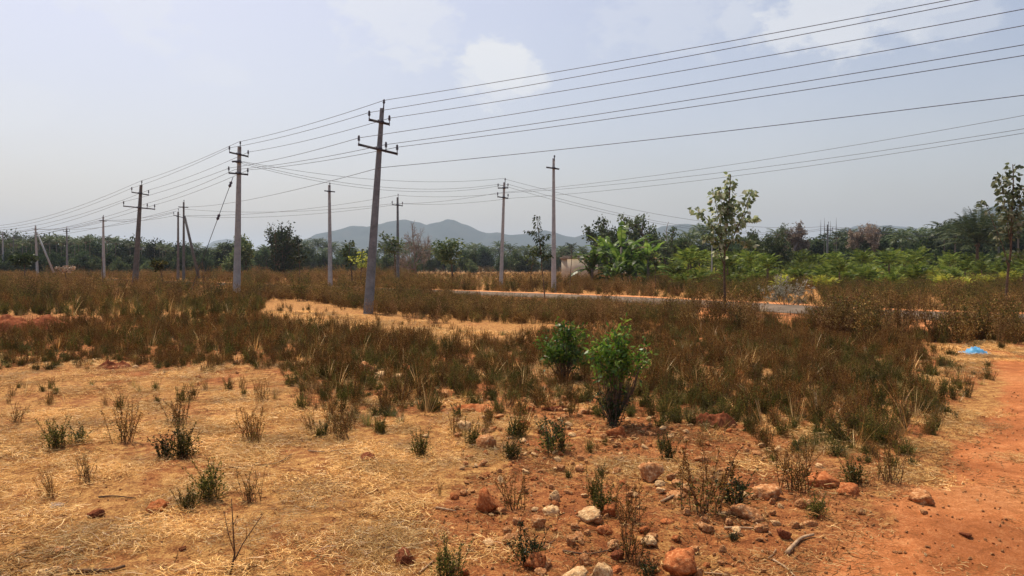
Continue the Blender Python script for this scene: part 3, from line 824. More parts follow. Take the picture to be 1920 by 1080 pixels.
def straw_patch(name, R, n, mats, zmax=.045, L=(.05, .18), w=.0029):
    mb = MB(); az = rng.uniform(0, 6.283, n); r = R * np.sqrt(rng.uniform(0, 1, n)) * rng.uniform(.6, 1, n)
    cx, cy = np.cos(az) * r, np.sin(az) * r
    a = rng.uniform(0, 6.283, n); kap = rng.normal(size=n) * .7; le = rng.uniform(*L, n)
    z0 = rng.uniform(.002, zmax, n); tilt = rng.normal(size=n) * .12
    pts = []
    for k in range(4):
        t = k / 3 - .5; aa = a + kap * t
        pts.append(np.stack([cx + np.cos(aa) * le * t, cy + np.sin(aa) * le * t, np.maximum(.001, z0 + tilt * le * t + .012 * rng.uniform(0, 1, n))], 1))
    pts = np.stack(pts, 1)
    side = np.stack([-np.sin(a), np.cos(a), rng.normal(size=n) * .8], 1); side /= np.linalg.norm(side, axis=1)[:, None]
    mb.ribbons(pts, side, w * rng.uniform(.6, 1.5, n), 0)
    return mb.mesh(name, mats)


B_, R_, O_, G_, S_ = M['brown_leaf'], M['rust_leaf'], M['olive_leaf'], M['green_leaf'], M['stalk']
W = {}
W['brown'] = [weed('weed_brown', .50, 18, .34, 46, .018, [S_, B_, O_], low_green=160, leaf_from=.12) for _ in range(3)]
W['rust'] = [weed('weed_rust', .48, 20, .42, 34, .018, [S_, R_, O_], low_green=70, leaf_from=.12) for _ in range(2)]
W['olive'] = [weed('weed_olive', .42, 22, .44, 52, .021, [S_, O_, O_], seedhead=False, low_green=340, leaf_from=.06) for _ in range(3)]
W['sprig'] = [weed('weed_sprig', .28, 16, .5, 48, .017, [S_, M['dark_leaf'], O_], seedhead=False, low_green=200, leaf_from=.05) for _ in range(2)]
W['bush'] = [weed('bush_dry', 1.25, 16, .6, 26, .05, [S_, R_, B_], brush=5, low_green=120, leaf_from=.08, seedhead=False) for _ in range(2)] + \
            [weed('bush_tan', 1.2, 15, .6, 22, .045, [S_, M['tan_leaf'], R_], brush=5, low_green=80, leaf_from=.12, seedhead=False)]
W['bush_olive'] = [weed('bush_olive', 1.15, 15, .6, 26, .055, [S_, O_, R_], brush=5, low_green=140, leaf_from=.08, seedhead=False) for _ in range(2)]
W['grass'] = [grass_tuft('grass_dry', .34, 70, [M['grass_dry']]), grass_tuft('grass_green', .26, 80, [M['grass_green']], .8), grass_tuft('grass_stalk', .62, 16, [M['straw']], .65, .006, .09)]
W['straw'] = [straw_patch('straw_patch', .30, 620, [M['straw']], .03, (.02, .09), .0026), straw_patch('straw_patch', .30, 480, [M['straw']], .055, (.03, .14), .0026),
              straw_patch('straw_patch', .34, 150, [M['tan_leaf']], .02, (.015, .09), .005)]


def place(name, me, px, py, hpx, meH, label, cat, group=None, rz=None, sx=1.0):
    """one plant standing on the ground at pixel (px,py), hpx tall"""
    x, y = gp(px, py); s = hpx * y / F / meH
    o = link(name, me, (x, y, gz(x, y) - .005), None, rng.uniform(0, 6.28) if rz is None else rz)
    o.scale = (s * sx, s * sx, s); tag(o, label, cat, group)
    return o


WEED_G = 'separate weeds on the open ground'
fg = [
    (105, 842, 62, 'olive', 'low dark green weed farthest left on the straw'),
    (150, 836, 40, 'sprig', 'small dark sprig just right of the leftmost low green weed'),
    (230, 830, 78, 'brown', 'upright brown topped weed left of centre in the left straw patch'),
    (335, 800, 62, 'brown', 'dense brown weed clump on the left straw behind the green tufts'),
    (318, 858, 60, 'sprig', 'dark green sprig in front of the dense brown clump on the straw'),
    (346, 856, 70, 'olive', 'green tuft directly right of the dark sprig on the straw'),
    (470, 825, 70, 'brown', 'spreading brown weed beside the fallen forked twig'),
    (160, 905, 50, 'rust', 'faded dry weed on the left straw above the red block'),
    (390, 935, 80, 'olive', 'tall thin olive weed behind the bare forked seedling'),
    (352, 955, 50, 'olive', 'short green tuft left of the tall thin olive weed'),
    (470, 940, 60, 'rust', 'rusty slender weed right of the bare forked seedling'),
    (790, 855, 52, 'olive', 'small green weed below the white stone'),
    (1040, 848, 74, 'sprig', 'bright green sprout in front of the weeds beside the red slab'),
    (958, 860, 50, 'olive', 'grey green weed right of the pink tan rock'),
    (968, 950, 72, 'brown', 'dark bushy weed right of the red brown rock'),
    (1128, 962, 66, 'olive', 'olive weed behind the cream pitted stone in the stony patch'),
    (1180, 975, 80, 'brown', 'dark brown spiky weed right of the cream pitted stone'),
    (988, 1052, 80, 'sprig', 'green sprig behind the rounded red boulder'),
    (840, 1075, 82, 'olive', 'olive weed at the bottom right of the dark brown stone'),
    (1180, 1045, 90, 'brown', 'brown weed among the cream rocks at the bottom'),
    (1312, 965, 128, 'brown', 'tallest dark brown weed in the stony foreground'),
    (1372, 948, 82, 'sprig', 'thick dark green weed between the tall brown weed and the cream orange rock'),
    (1490, 920, 92, 'brown', 'round bushy brown weed behind the flat red rock'),
    (1532, 968, 52, 'olive', 'small grey green weed beside the little tan stone'),
    (1600, 905, 62, 'olive', 'thin olive weed beside the pink flat rocks'),
    (1664, 905, 76, 'rust', 'lone rusty weed at the straw edge right of the flat rocks'),
    (1712, 872, 22, 'sprig', 'tiny round green tuft beside the track edge'),
    (1376, 1010, 26, 'sprig', 'tiny green seedling beside the long pale stick'),
    (825, 930, 36, 'brown', 'single brown seed spike standing in the straw'),
    (1215, 1072, 48, 'sprig', 'low green weed between the cream rock and the big orange boulder'),
]
meH = dict(brown=.5, rust=.48, olive=.42, sprig=.28)
for i, (px, py, h, k, lab) in enumerate(fg):
    sx = .45 if 'spike' in lab else 1.3
    place('weed', W[k][i % len(W[k])], px, py, h, meH[k] * .92, lab, 'weed', WEED_G, sx=sx)
x, y = gp(1060, 560)
# plants of the other kinds that stand apart; the scattered growth reuses their meshes
SRC = {k: [] for k in W}


def src(kind, i, name, px, py, hpx, H, label, cat):
    o = place(name, W[kind][i], px, py, hpx, H, label, cat); SRC[kind].append(o)


for k in ('brown', 'rust', 'olive', 'sprig'):
    for me in W[k]:
        SRC[k].append(next(o for o in COL.objects if o.data == me))
src('grass', 0, 'grass_tuft', 1755, 782, 42, .3, 'pale dry grass tuft at the right end of the weeds', 'grass')
src('grass', 1, 'grass_tuft', 690, 800, 40, .24, 'green grass tuft at the front edge of the dark weeds', 'grass')
src('grass', 2, 'grass_tuft', 1430, 800, 75, .58, 'tall loose straw coloured stalks among the right weeds', 'grass')
src('bush', 0, 'dry_bush', 845, 560, 46, 1.2, 'dry brown bush beside the road left of the two-arm pole', 'bush')
src('bush', 1, 'dry_bush', 1135, 578, 48, 1.2, 'dry rust bush in front of the road below the banana plants', 'bush')
src('bush', 2, 'dry_bush', 1080, 560, 36, 1.15, 'tan dry bush just right of the tallest plain pole', 'bush')
src('bush_olive', 0, 'scrub_bush', 560, 565, 60, 1.1, 'olive scrub bush right of the stayed pole', 'bush')
src('bush_olive', 1, 'scrub_bush', 1420, 570, 60, 1.1, 'olive scrub bush right of the leafy roadside sapling', 'bush')
src('straw', 0, 'straw_clump', 600, 1010, 10, .07, 'matted pale straw clump in the lower middle of the straw', 'straw')
src('straw', 1, 'straw_clump', 750, 960, 12, .08, 'loose bright straw clump near the dark bare patch', 'straw')
src('straw', 2, 'straw_clump', 1060, 905, 10, .07, 'sparse brown litter of broken stalks on the bare red soil', 'straw')
for o in SRC['straw']: o.scale = (1, 1, 1)
SRC['straw'][2].name = 'stalk_litter'; SRC['straw'][2]['kind'] = 'stuff'


# ------------------------------------------------------------------ scattered growth (stuff) with geometry nodes on explicit points
def scatter(name, label, pts, rots, scls, idx, sources, cat=None):
    me = bpy.data.meshes.new(name)
    me.vertices.add(len(pts)); me.vertices.foreach_set('co', np.asarray(pts, np.float32).ravel())
    a = me.attributes.new('rot', 'FLOAT_VECTOR', 'POINT'); a.data.foreach_set('vector', np.asarray(rots, np.float32).ravel())
    a = me.attributes.new('scl', 'FLOAT_VECTOR', 'POINT'); a.data.foreach_set('vector', np.asarray(scls, np.float32).ravel())
    a = me.attributes.new('idx', 'INT', 'POINT'); a.data.foreach_set('value', np.asarray(idx, np.int32))
    o = link(name, me)
    ng = bpy.data.node_groups.new(name, 'GeometryNodeTree')
    ng.interface.new_socket('Geometry', in_out='INPUT', socket_type='NodeSocketGeometry')
    ng.interface.new_socket('Geometry', in_out='OUTPUT', socket_type='NodeSocketGeometry')
    n, l = ng.nodes, ng.links
    gi = n.new('NodeGroupInput'); go = n.new('NodeGroupOutput'); jn = n.new('GeometryNodeJoinGeometry')
    def attr(nm, t):
        q = n.new('GeometryNodeInputNamedAttribute'); q.data_type = t; q.inputs['Name'].default_value = nm; return q.outputs['Attribute']
    rot, scl, ix = attr('rot', 'FLOAT_VECTOR'), attr('scl', 'FLOAT_VECTOR'), attr('idx', 'INT')
    e2r = n.new('FunctionNodeEulerToRotation'); l.new(rot, e2r.inputs[0])
    for k, s_ in enumerate(sources):
        cp = n.new('FunctionNodeCompare'); cp.data_type = 'INT'; cp.operation = 'EQUAL'
        l.new(ix, cp.inputs[2]); cp.inputs[3].default_value = k
        oi = n.new('GeometryNodeObjectInfo'); oi.inputs['Object'].default_value = s_; oi.inputs['As Instance'].default_value = True; oi.transform_space = 'ORIGINAL'
        ip = n.new('GeometryNodeInstanceOnPoints')
        l.new(gi.outputs[0], ip.inputs['Points']); l.new(cp.outputs[0], ip.inputs['Selection']); l.new(oi.outputs['Geometry'], ip.inputs['Instance'])
        l.new(e2r.outputs[0], ip.inputs['Rotation']); l.new(scl, ip.inputs['Scale'])
        l.new(ip.outputs[0], jn.inputs[0])
    l.new(jn.outputs[0], go.inputs[0])
    md = o.modifiers.new('scatter', 'NODES'); md.node_group = ng
    tag(o, label, cat, None, 'stuff')
    return o


def sample(rmin, rmax, dens, half=.80):
    """uniform points in the wedge the picture can see"""
    area = half * (rmax ** 2 - rmin ** 2); n = int(area * dens)
    y = np.sqrt(rng.uniform(rmin ** 2, rmax ** 2, n)); x = rng.uniform(-half, half, n) * y
    return x, y


class Bag:
    def __init__(s, sources): s.S = sources; s.p = []; s.r = []; s.s = []; s.i = []; s.dz = -.01

    def add(s, x, y, kinds, probs, smin, smax, tilt=.12, squash=(.85, 1.15), gidx=None):
        """kinds: index lists into sources, one per kind"""
        n = len(x)
        k = rng.choice(len(kinds), n, p=probs) if gidx is None else gidx
        sc = rng.uniform(smin, smax, n)
        for q in range(n):
            s.p.append((x[q], y[q], gz(x[q], y[q]) + s.dz)); s.r.append((rng.normal() * tilt, rng.normal() * tilt, rng.uniform(0, 6.28)))
            w_ = sc[q] * rng.uniform(*squash); s.s.append((w_, w_, sc[q])); s.i.append(int(rng.choice(kinds[k[q]])))

    def build(s, name, label): return scatter(name, label, s.p, s.r, s.s, s.i, s.S)


srcs = SRC['brown'] + SRC['rust'] + SRC['olive'] + SRC['sprig'] + SRC['grass']
KB, KR, KO, KS, KG = [0, 1, 2], [3, 4], [5, 6, 7], [8, 9], [10, 11, 12]
EXCL = [(gp(1828, 668), .9), (gp(1815, 695), 1.0), (gp(1838, 684), 1.0), (gp(1800, 720), .5), (gp(1060, 705), .16), (gp(1150, 800), .24)]


def keep(x, y, m):
    for (c, r) in EXCL: m &= (np.hypot(x - c[0], y - c[1]) > r)
    return m


low = Bag(srcs)
for (r0, r1, dn, smin, smax) in ((5.5, 9, 44, .30, .86), (9, 13, 38, .35, .88), (13, 26, 24, .42, 1.05)):
    x, y = sample(r0, r1, dn); px, py = warp(x, y)
    m = inpoly(px, py, WEEDS) & ~inpoly(px, py, CLEAR1) & (wob(x + 5, y, 1.3) + .6 * wob(x - 3, y + 2, .45) > rng.uniform(-1.7, -.25, len(x)) + .5 * ((px < 620) & (py > 640)))
    m = keep(x, y, m); x, y = x[m], y[m]
    g = wob(x, y, 4.0) + .5 * wob(x + 9, y - 4, 1.2)
    px, py = g2p(x, y)
    gr = np.clip(.34 + .26 * g + .26 * (py > 700), .05, .85)
    u = rng.uniform(size=len(x))
    kk = np.where(u < gr * .8, 2, np.where(u < gr, 4, np.where(u < gr + (1 - gr) * .7, 0, 1)))
    kk = np.where(rng.uniform(size=len(x)) < .14, 4, kk)
    n0 = len(low.p); low.add(x, y, [KB, KR, KO, KS, KG], None, smin * .9, smax * .92, gidx=kk)
    wx, wy = warp(x, y); inn = 0
    for jx, jy in ((-45, 0), (45, 0), (0, 16), (-28, 10), (28, 10), (0, 30)): inn = inn + inpoly(wx + jx, wy + jy, WEEDS) / 6.0
    for q in range(len(x)):
        f_ = .55 + .45 * float(inn[q]) ** .8; low.s[n0 + q] = tuple(c * f_ for c in low.s[n0 + q])
# loose outliers over the open ground
x, y = sample(3.8, 9, 4.5, .76); px, py = warp(x, y)
m = ~inpoly(px, py, WEEDS) & ~inpoly(px, py, TRACK) & (wob(x, y, 1.5) + .5 * wob(x, y + 5, .5) > .62); x, y = x[m], y[m]
low.add(x, y, [KB, KO, KS, KG], [.38, .18, .14, .30], .12, .62)
x, y = sample(7, 10, 5, .8); px, py = warp(x, y)
m = ~inpoly(px, py, WEEDS) & (py < 770) & (px < 620); x, y = x[m], y[m]
low.add(x, y, [KB, KO, KG], [.25, .35, .4], .25, .6)
x, y = sample(5.6, 8.5, 7, .8); px, py = warp(x, y)
m = inpoly(px, py, [(560, 790), (800, 770), (1250, 790), (1700, 850), (1680, 900), (1250, 860), (900, 850), (600, 830)]) & ~inpoly(px, py, WEEDS); x, y = x[m], y[m]
low.add(x, y, [KB, KO, KS, KG], [.25, .35, .15, .25], .3, .75)
# short green and olive growth in the middle distance left
x, y = sample(18, 36, 6); px, py = warp(x, y)
m = inpoly(px, py, [(-900, 552), (430, 552), (500, 566), (480, 600), (-900, 610)]) & ~inpoly(px, py, SOIL2); x, y = x[m], y[m]
low.add(x, y, [KB, KO, KG, KR], [.10, .42, .36, .12], .7, 1.4)
# stubble field beyond the road
x, y = sample(50, 150, 1.2); px, py = g2p(x, y)
m = inpoly(px, py, STUBBLE) & (road_dist(x, y) > 3.6); x, y = x[m], y[m]
low.add(x, y, [KG, KR], [.75, .25], 1.0, 1.8)
for k in range(len(low.p)):
    q0, q1 = g2p(low.p[k][0], low.p[k][1])
    if 860 < q0 < 1240 and 608 < q1 < 645: low.s[k] = tuple(.6 * c for c in low.s[k])
    if abs(q0 - 1062) < 62 and 700 < q1 < 770: low.s[k] = tuple(.8 * c for c in low.s[k])
    if 1090 < q0 < 1215 and 770 < q1 < 850: low.s[k] = tuple(.5 * c for c in low.s[k])
x, y = sample(5.5, 20, 22); px, py = warp(x, y); m = inpoly(px, py, WEEDS) & ~inpoly(px, py, CLEAR1) & (wob(x, y, 2.2) > rng.uniform(-1.6, .4, len(x))); x, y = x[m], y[m]
low.add(x, y, [KO, KB, KG, KS], [.5, .25, .15, .10], .18, .42, squash=(1.3, 2.2))
x, y = sample(15, 34, 4.5); px, py = g2p(x, y); m = inpoly(px, py, CLEAR1) & (wob(x, y, 2.0) > .1); x, y = x[m], y[m]
low.add(x, y, [KB, KR, KO, KG], [.4, .2, .15, .25], .3, .75)
low.build('undergrowth', 'dark brown and olive weeds covering the field')

bs = SRC['bush'] + SRC['bush_olive'] + SRC['rust'] + SRC['grass'][:1]
KT, KBO, KRR, KGG = [0, 1, 2], [3, 4], [5, 6], [7]
sb = Bag(bs)
for (r0, r1, dn, smin, smax) in ((17, 30, 2.6, .35, .8), (30, 62, 1.6, .45, 1.05), (62, 120, .55, .8, 1.2), (120, 260, .10, 1.2, 2.0), (15, 30, 6.0, .62, .95)):
    x, y = sample(r0, r1, dn, .85); px, py = warp(x, y); q, pyy = g2p(x, y)
    m = inpoly(px, py, BACK) & ~inpoly(px, py, CLEAR1) & ~inpoly(q, pyy, STUBBLE) & ~inpoly(q, pyy, PALE1)
    rd = road_dist(x, y); m &= rd > 3.1
    if dn == 6.0: m = (px > rng.uniform(1150, 1480, len(x))) & (rd > 2.7) & (rd < 7.5) & (y < np.interp(x, RL[:, 0], RL[:, 1])) & ~((px > 1640) & (rng.uniform(size=len(x)) < .30))
    # the road can be seen in the middle: growth on its near side is thin and low there
    win = (px > 830) & (px < 1250) & (y < 40) & (rd < 9); m &= ~(win & (rd < 3.3))
    m &= ~((px < 470) & (y < 31)); m &= (wob(x, y - 3, 6) + .7 * wob(x + 1, y, 2.2) > rng.uniform(-1.5, .2, len(x)))
    m = keep(x, y, m); x, y = x[m], y[m]; px, py = g2p(x, y)
    gr = np.clip(.26 + .30 * wob(x, y, 9) + .40 * ((px > 1180) & (y > 30)), .04, .88); u = rng.uniform(size=len(x))
    kk = np.where(u < gr, 1, np.where(u < gr + .18, 2, np.where(u < gr + .22, 3, 0)))
    sb.add(x, y, [KT, KBO, KRR, KGG], None, smin, smax, gidx=kk)
for k in range(len(sb.p)):
    q0, q1 = g2p(sb.p[k][0], sb.p[k][1])
    if abs(q0 - 1475) < 48 and q1 > 560: sb.s[k] = tuple(.45 * c for c in sb.s[k])
    if sb.i[k] >= 5: sb.s[k] = tuple(2.1 * c for c in sb.s[k])
    if sb.p[k][1] < 42 and abs(sb.p[k][0] + sb.p[k][1] * 0 - 0) < 14 and 830 < g2p(sb.p[k][0], sb.p[k][1])[0] < 1260 and road_dist(sb.p[k][0], sb.p[k][1])[0] < 12:
        sb.s[k] = tuple(rng.uniform(.55, .85) * c for c in sb.s[k])
x, y = sample(19, 60, 12, .8); px, py = g2p(x, y); rd = road_dist(x, y)
m = inpoly(px, py, [(470, 535), (640, 536), (900, 545), (1100, 556), (1300, 566), (1300, 614), (1010, 610), (840, 600), (720, 588), (560, 562), (470, 562)]) & (rd > 2.6) & ((y < np.interp(x, RL[:, 0], RL[:, 1])) | (px < 800))
m &= (wob(x, y, 2.5) > rng.uniform(-1.6, -.3, len(x))); x, y = x[m], y[m]
n0 = len(sb.p); sb.add(x, y, [KT, KBO, KRR, KGG], [.36, .16, .40, .08], .34, .62)
for k in range(len(sb.p)):
    q0, q1 = g2p(sb.p[k][0], sb.p[k][1])
    if 850 < q0 < 1250 and sb.p[k][1] < np.interp(sb.p[k][0], RL[:, 0], RL[:, 1]) and q1 < 612:
        lim = max(.12, EYE - (min(q1 - 18, 555) - 500) / F * sb.p[k][1]) * (1.0 + .35 * rng.normal() ** 2 * .5)
        hh = sb.s[k][2] * (1.2 if sb.i[k] < 5 else (.48 if sb.i[k] < 7 else .34))
        if hh > lim: sb.s[k] = tuple(c * lim / hh for c in sb.s[k])
sb.build('scrub', 'rusty brown dry scrub filling the middle distance')

stw = Bag(SRC['straw'])
for (r0, r1, dn) in ((3.3, 8, 13), (8, 13, 6)):
    x, y = sample(r0, r1, dn, .78); px, py = warp(x, y)
    edge = inpoly(px, py, [(1640, 880), (1700, 850), (1790, 800), (1800, 730), (1880, 690), (1890, 740), (1850, 800), (1720, 910)])
    strip = inpoly(px, py, [(930, 850), (1050, 855), (1330, 880), (1300, 905), (1040, 895)])
    w_ = np.where(inpoly(px, py, SOIL), np.where(wob(x, y + 7, 1.0) > .45, .16, .004), np.clip(.62 + .45 * wob(x, y, 2.0) + .5 * wob(x + 8, y, .7), .05, 1)); w_ = np.where(edge | strip, .5, w_); w_ = np.where(inpoly(px, py, TRACK) & ~edge, .004, w_)
    m = rng.uniform(size=len(x)) < w_; x, y = x[m], y[m]
    stw.add(x, y, [[0], [1]], [.6, .4], .8, 1.25, .03)
x, y = sample(12, 26, 5, .8); px, py = warp(x, y); m = inpoly(px, py, CLEAR1) | (inpoly(px, py, SOIL3)); x, y = x[m], y[m]
stw.add(x, y, [[0], [1]], [.5, .5], 1, 1.6, .03)
x, y = sample(3.3, 9, 9, .78); px, py = warp(x, y); m = inpoly(px, py, SOIL) & ~(inpoly(px, py, TRACK) & (rng.uniform(size=len(x)) < .86)); x, y = x[m], y[m]
stw.add(x, y, [[2]], [1], .6, 1.3, .03)
x, y = sample(3.3, 12, 3, .78); px, py = warp(x, y); m = ~inpoly(px, py, TRACK); x, y = x[m], y[m]
stw.add(x, y, [[2]], [1], .6, 1.3, .03)
stw.build('straw_litter', 'matted pale straw lying on the red soil')


# ------------------------------------------------------------------ rocks
def rock_mesh(name, seed, mat, ratio, flat=1.0):
    """unit wide lumpy stone with faceted planes"""
    rr = np.random.default_rng(seed)
    bm_v = []; n1, n2 = 18, 28
    planes = [(nrm(rr.normal(size=3)), rr.uniform(.20, .44)) for _ in range(13)]
    for i in range(n1 + 1):
        ph = math.pi * i / n1
        for j in range(n2):
            th = 2 * math.pi * j / n2
            d = np.array([math.sin(ph) * math.cos(th), math.sin(ph) * math.sin(th), math.cos(ph)])
            r = .52
            for pn, pd in planes:
                c = d @ pn
                if c > .05: r = min(r, pd / c)
            r *= 1 + .14 * mnoise.noise((d[0] * 3 + seed, d[1] * 3, d[2] * 3)) + .17 * mnoise.noise((d[0] * 7 + seed, d[1] * 8, d[2] * 8)) + .03 * mnoise.noise((d[0] * 20, d[1] * 20 + seed, d[2] * 20))
            bm_v.append(d * r)
    v = np.array(bm_v); v[:, 2] *= ratio; v[:, 2] += .22 * ratio; v /= max(np.ptp(v[:, 0]), 1e-6)
    f = [[i * n2 + j, (i + 1) * n2 + j, (i + 1) * n2 + (j + 1) % n2, i * n2 + (j + 1) % n2] for i in range(n1) for j in range(n2)]
    mb = MB(); mb.add(v, f); return mb.mesh(name, [mat])


rocks = [
    (1003, 1064, 40, 40, 'red', 'rounded red boulder with a green sprig behind it'),
    (1016, 1075, 22, 15, 'tan', 'small orange chip leaning against the rounded red boulder'),
    (1037, 962, 30, 17, 'cream', 'flat cream slab with a dark underside'),
    (1111, 982, 42, 28, 'cream', 'cream pitted stone at the centre of the stony patch'),
    (1142, 970, 24, 22, 'red', 'upright red stone touching the cream pitted stone'),
    (1138, 999, 32, 16, 'red', 'flat red stone in front of the cream pitted stone'),
    (1080, 1086, 44, 34, 'cream', 'left of two cracked cream rocks at the bottom edge'),
    (1128, 1084, 42, 34, 'cream', 'right of two cracked cream rocks at the bottom edge'),
    (1097, 1053, 24, 15, 'tan', 'tan stone just behind the two cracked cream rocks'),
    (1012, 990, 27, 18, 'tan', 'orange tan stone below the flat cream slab'),
    (1203, 1052, 22, 22, 'tan', 'pinkish stone beside the brown weed at the bottom'),
    (1210, 998, 20, 16, 'red', 'small orange stone right of the dark spiky weed'),
    (1197, 957, 11, 8, 'cream', 'tiny white pebble behind the small orange stone'),
    (1041, 938, 18, 17, 'cream', 'small jagged white stone above the flat cream slab'),
    (1222, 1018, 30, 18, 'cream', 'pale angular stone above the big orange boulder'),
    (1219, 1064, 18, 10, 'cream', 'pale chip left of the big orange boulder'),
    (1160, 1046, 28, 18, 'dark', 'dark red stone left of the bottom brown weed'),
    (1288, 1080, 68, 42, 'red', 'biggest orange boulder at the bottom edge'),
    (1443, 938, 50, 32, 'tan', 'cream topped orange rock below the round bushy weed'),
    (1408, 975, 56, 27, 'tan', 'long pitted tan rock in front of the cream topped rock'),
    (1514, 954, 26, 12, 'tan', 'little flat tan stone left of the small grey green weed'),
    (1473, 1011, 25, 18, 'dark', 'brown cube shaped stone left of the curved stick'),
    (1543, 911, 62, 25, 'red', 'wide flat red rock behind the little tan stone'),
    (1598, 933, 38, 15, 'red', 'flat pink red rock right of the wide flat red rock'),
    (1323, 993, 22, 11, 'tan', 'small orange stone at the left end of the long pale stick'),
    (1262, 1044, 26, 20, 'dark', 'dark red stone behind the biggest orange boulder'),
    (1255, 984, 26, 9, 'red', 'thin orange chip lying over a dark hollow'),
    (1275, 939, 38, 17, 'tan', 'broken tan stone left of the tallest brown weed'),
    (1360, 968, 20, 6, 'cream', 'thin white chip left of the long pitted tan rock'),
    (1419, 978, 11, 8, 'tan', 'pebble under the right end of the long pitted tan rock'),
    (1735, 943, 42, 21, 'tan', 'lone tan stone at the edge of the bare track'),
    (1734, 966, 12, 7, 'tan', 'pebble just below the lone tan stone by the track'),
    (1615, 966, 20, 10, 'tan', 'flat tan chip on the bare soil left of the track'),
    (1541, 879, 16, 11, 'cream', 'small white stone behind the wide flat red rock'),
    (1815, 1008, 20, 7, 'dark', 'dark flat chip lying on the bare track'),
    (870, 809, 28, 18, 'cream', 'white jagged stone in the straw before the dark weeds'),
    (914, 841, 36, 28, 'tan', 'pink tan pyramid shaped rock'),
    (923, 813, 13, 10, 'tan', 'pebble on top side of the pink tan rock'),
    (912, 963, 42, 26, 'red', 'red brown rock beside the dark bushy weed'),
    (755, 1060, 40, 32, 'dark', 'dark brown stone at the bottom of the straw'),
    (1160, 826, 36, 30, 'red', 'red orange rock at the foot of the tall green shrub'),
    (1043, 774, 46, 13, 'dark', 'long dark red slab at the edge of the weeds'),
    (986, 808, 20, 16, 'red', 'small orange stone left of the bright green sprout'),
    (690, 867, 24, 10, 'dark', 'small dark stone alone in the middle straw'),
    (1221, 906, 42, 24, 'tan', 'tan rock above the dark brown spiky weed'),
    (799, 818, 15, 9, 'cream', 'pale chip left of the white jagged stone'),
    (995, 773, 20, 13, 'red', 'orange stone left of the long dark red slab'),
    (172, 973, 30, 15, 'dark', 'dark red brick like block on the left straw'),
    (96, 946, 28, 9, 'grey', 'flat grey stone left of the dark red block'),
    (290, 958, 32, 14, 'red', 'low red stone right of the dark red block'),
    (104, 1044, 28, 12, 'tan', 'flat tan stone near the lower left corner'),
    (342, 1032, 12, 8, 'dark', 'small dark pebble in the lower left straw'),
    (87, 1082, 40, 12, 'cream', 'whitish stone cut by the bottom edge at left'),
    (484, 853, 15, 9, 'tan', 'pale pebble beside the fallen forked twig'),
    (648, 692, 24, 14, 'tan', 'leftmost pale stone of the rubble in the weeds'),
    (688, 700, 34, 22, 'tan', 'largest stone of the rubble in the weeds'),
    (712, 706, 24, 12, 'cream', 'white stone right of the largest rubble stone'),
    (745, 711, 28, 16, 'cream', 'cream stone in the middle of the rubble'),
    (770, 702, 22, 16, 'red', 'orange red stone at the right end of the rubble'),
    (762, 720, 28, 12, 'tan', 'flat tan stone in front of the rubble'),
    (832, 745, 26, 14, 'tan', 'tan stone left of the red mound in the weeds'),
    (1100, 780, 30, 14, 'tan', 'tan stone left of the tall green shrub base'),
    (1462, 846, 16, 12, 'cream', 'leftmost of two white pebbles below the right weeds'),
    (1430, 842, 18, 13, 'cream', 'round white pebble under the right weeds'),
    (196, 612, 16, 9, 'tan', 'left stone of the rubble behind the left weeds'),
    (214, 611, 22, 11, 'red', 'middle red stone of the rubble behind the left weeds'),
    (237, 613, 16, 8, 'tan', 'right stone of the rubble behind the left weeds'),
]
for i, (px, py, w, h, k, lab) in enumerate(rocks):
    x, y = gp(px, min(py, 1078) if py < 1080 else py); s = 1.14 * w * y / F
    me = rock_mesh('rock', 11 + i * 7, M['rock_' + k], min(1.15, max(.4, h / w * 1.18)))
    o = link('rock', me, (x, y + s * .3, gz(x, y + s * .3) - s * .03), None, rng.uniform(-.5, .5)); o.scale = (s, s * rng.uniform(.75, 1.0), s)
    tag(o, lab, 'pebble' if w < 14 else 'rock', 'loose stones on the field')

# pebbles and soil crumbs: uncountable
peb = [o for o in COL.objects if o.name.startswith('rock') and o.get('category') in ('rock', 'pebble')]
ps = [peb[9], peb[3], peb[20], peb[5]]
pb = Bag(ps); pb.dz = .002
x, y = sample(3.4, 9.5, 190, .76); px, py = warp(x, y)
w_ = np.where(inpoly(px, py, SOIL), .9, .12); w_ = np.where(inpoly(px, py, TRACK), .4, w_)
stony = inpoly(px, py, [(900, 900), (1350, 880), (1560, 900), (1560, 1000), (1400, 1120), (850, 1120)]); w_ = np.where(stony, 1.0, w_)
m = rng.uniform(size=len(x)) < w_; x, y = x[m], y[m]
n0 = len(x); pb.add(x, y, [[0], [1], [2], [3]], [.40, .15, .25, .20], .004, .020, .5)
# a heavier tail of fist-sized ones
x, y = sample(3.8, 9.0, 32, .76); px, py = warp(x, y)
m = inpoly(px, py, [(850, 780), (1280, 780), (1560, 880), (1560, 1000), (1400, 1120), (850, 1120)]) | inpoly(px, py, [(600, 690), (800, 690), (1100, 760), (1050, 800), (850, 790)]); x, y = x[m], y[m]
pb.add(x, y, [[0], [1], [2], [3]], [.4, .25, .2, .15], .02, .075, .4)
x, y = sample(9, 22, 3, .8); px, py = warp(x, y)
m = inpoly(px, py, SOIL2) | inpoly(px, py, SOIL4) | inpoly(px, py, [(620, 670), (800, 680), (800, 725), (640, 715)]); x, y = x[m], y[m]
pb.add(x, y, [[0], [1], [2], [3]], [.4, .3, .15, .15], .03, .12, .4)
pb.build('gravel', 'loose gravel and soil crumbs on the red soil')


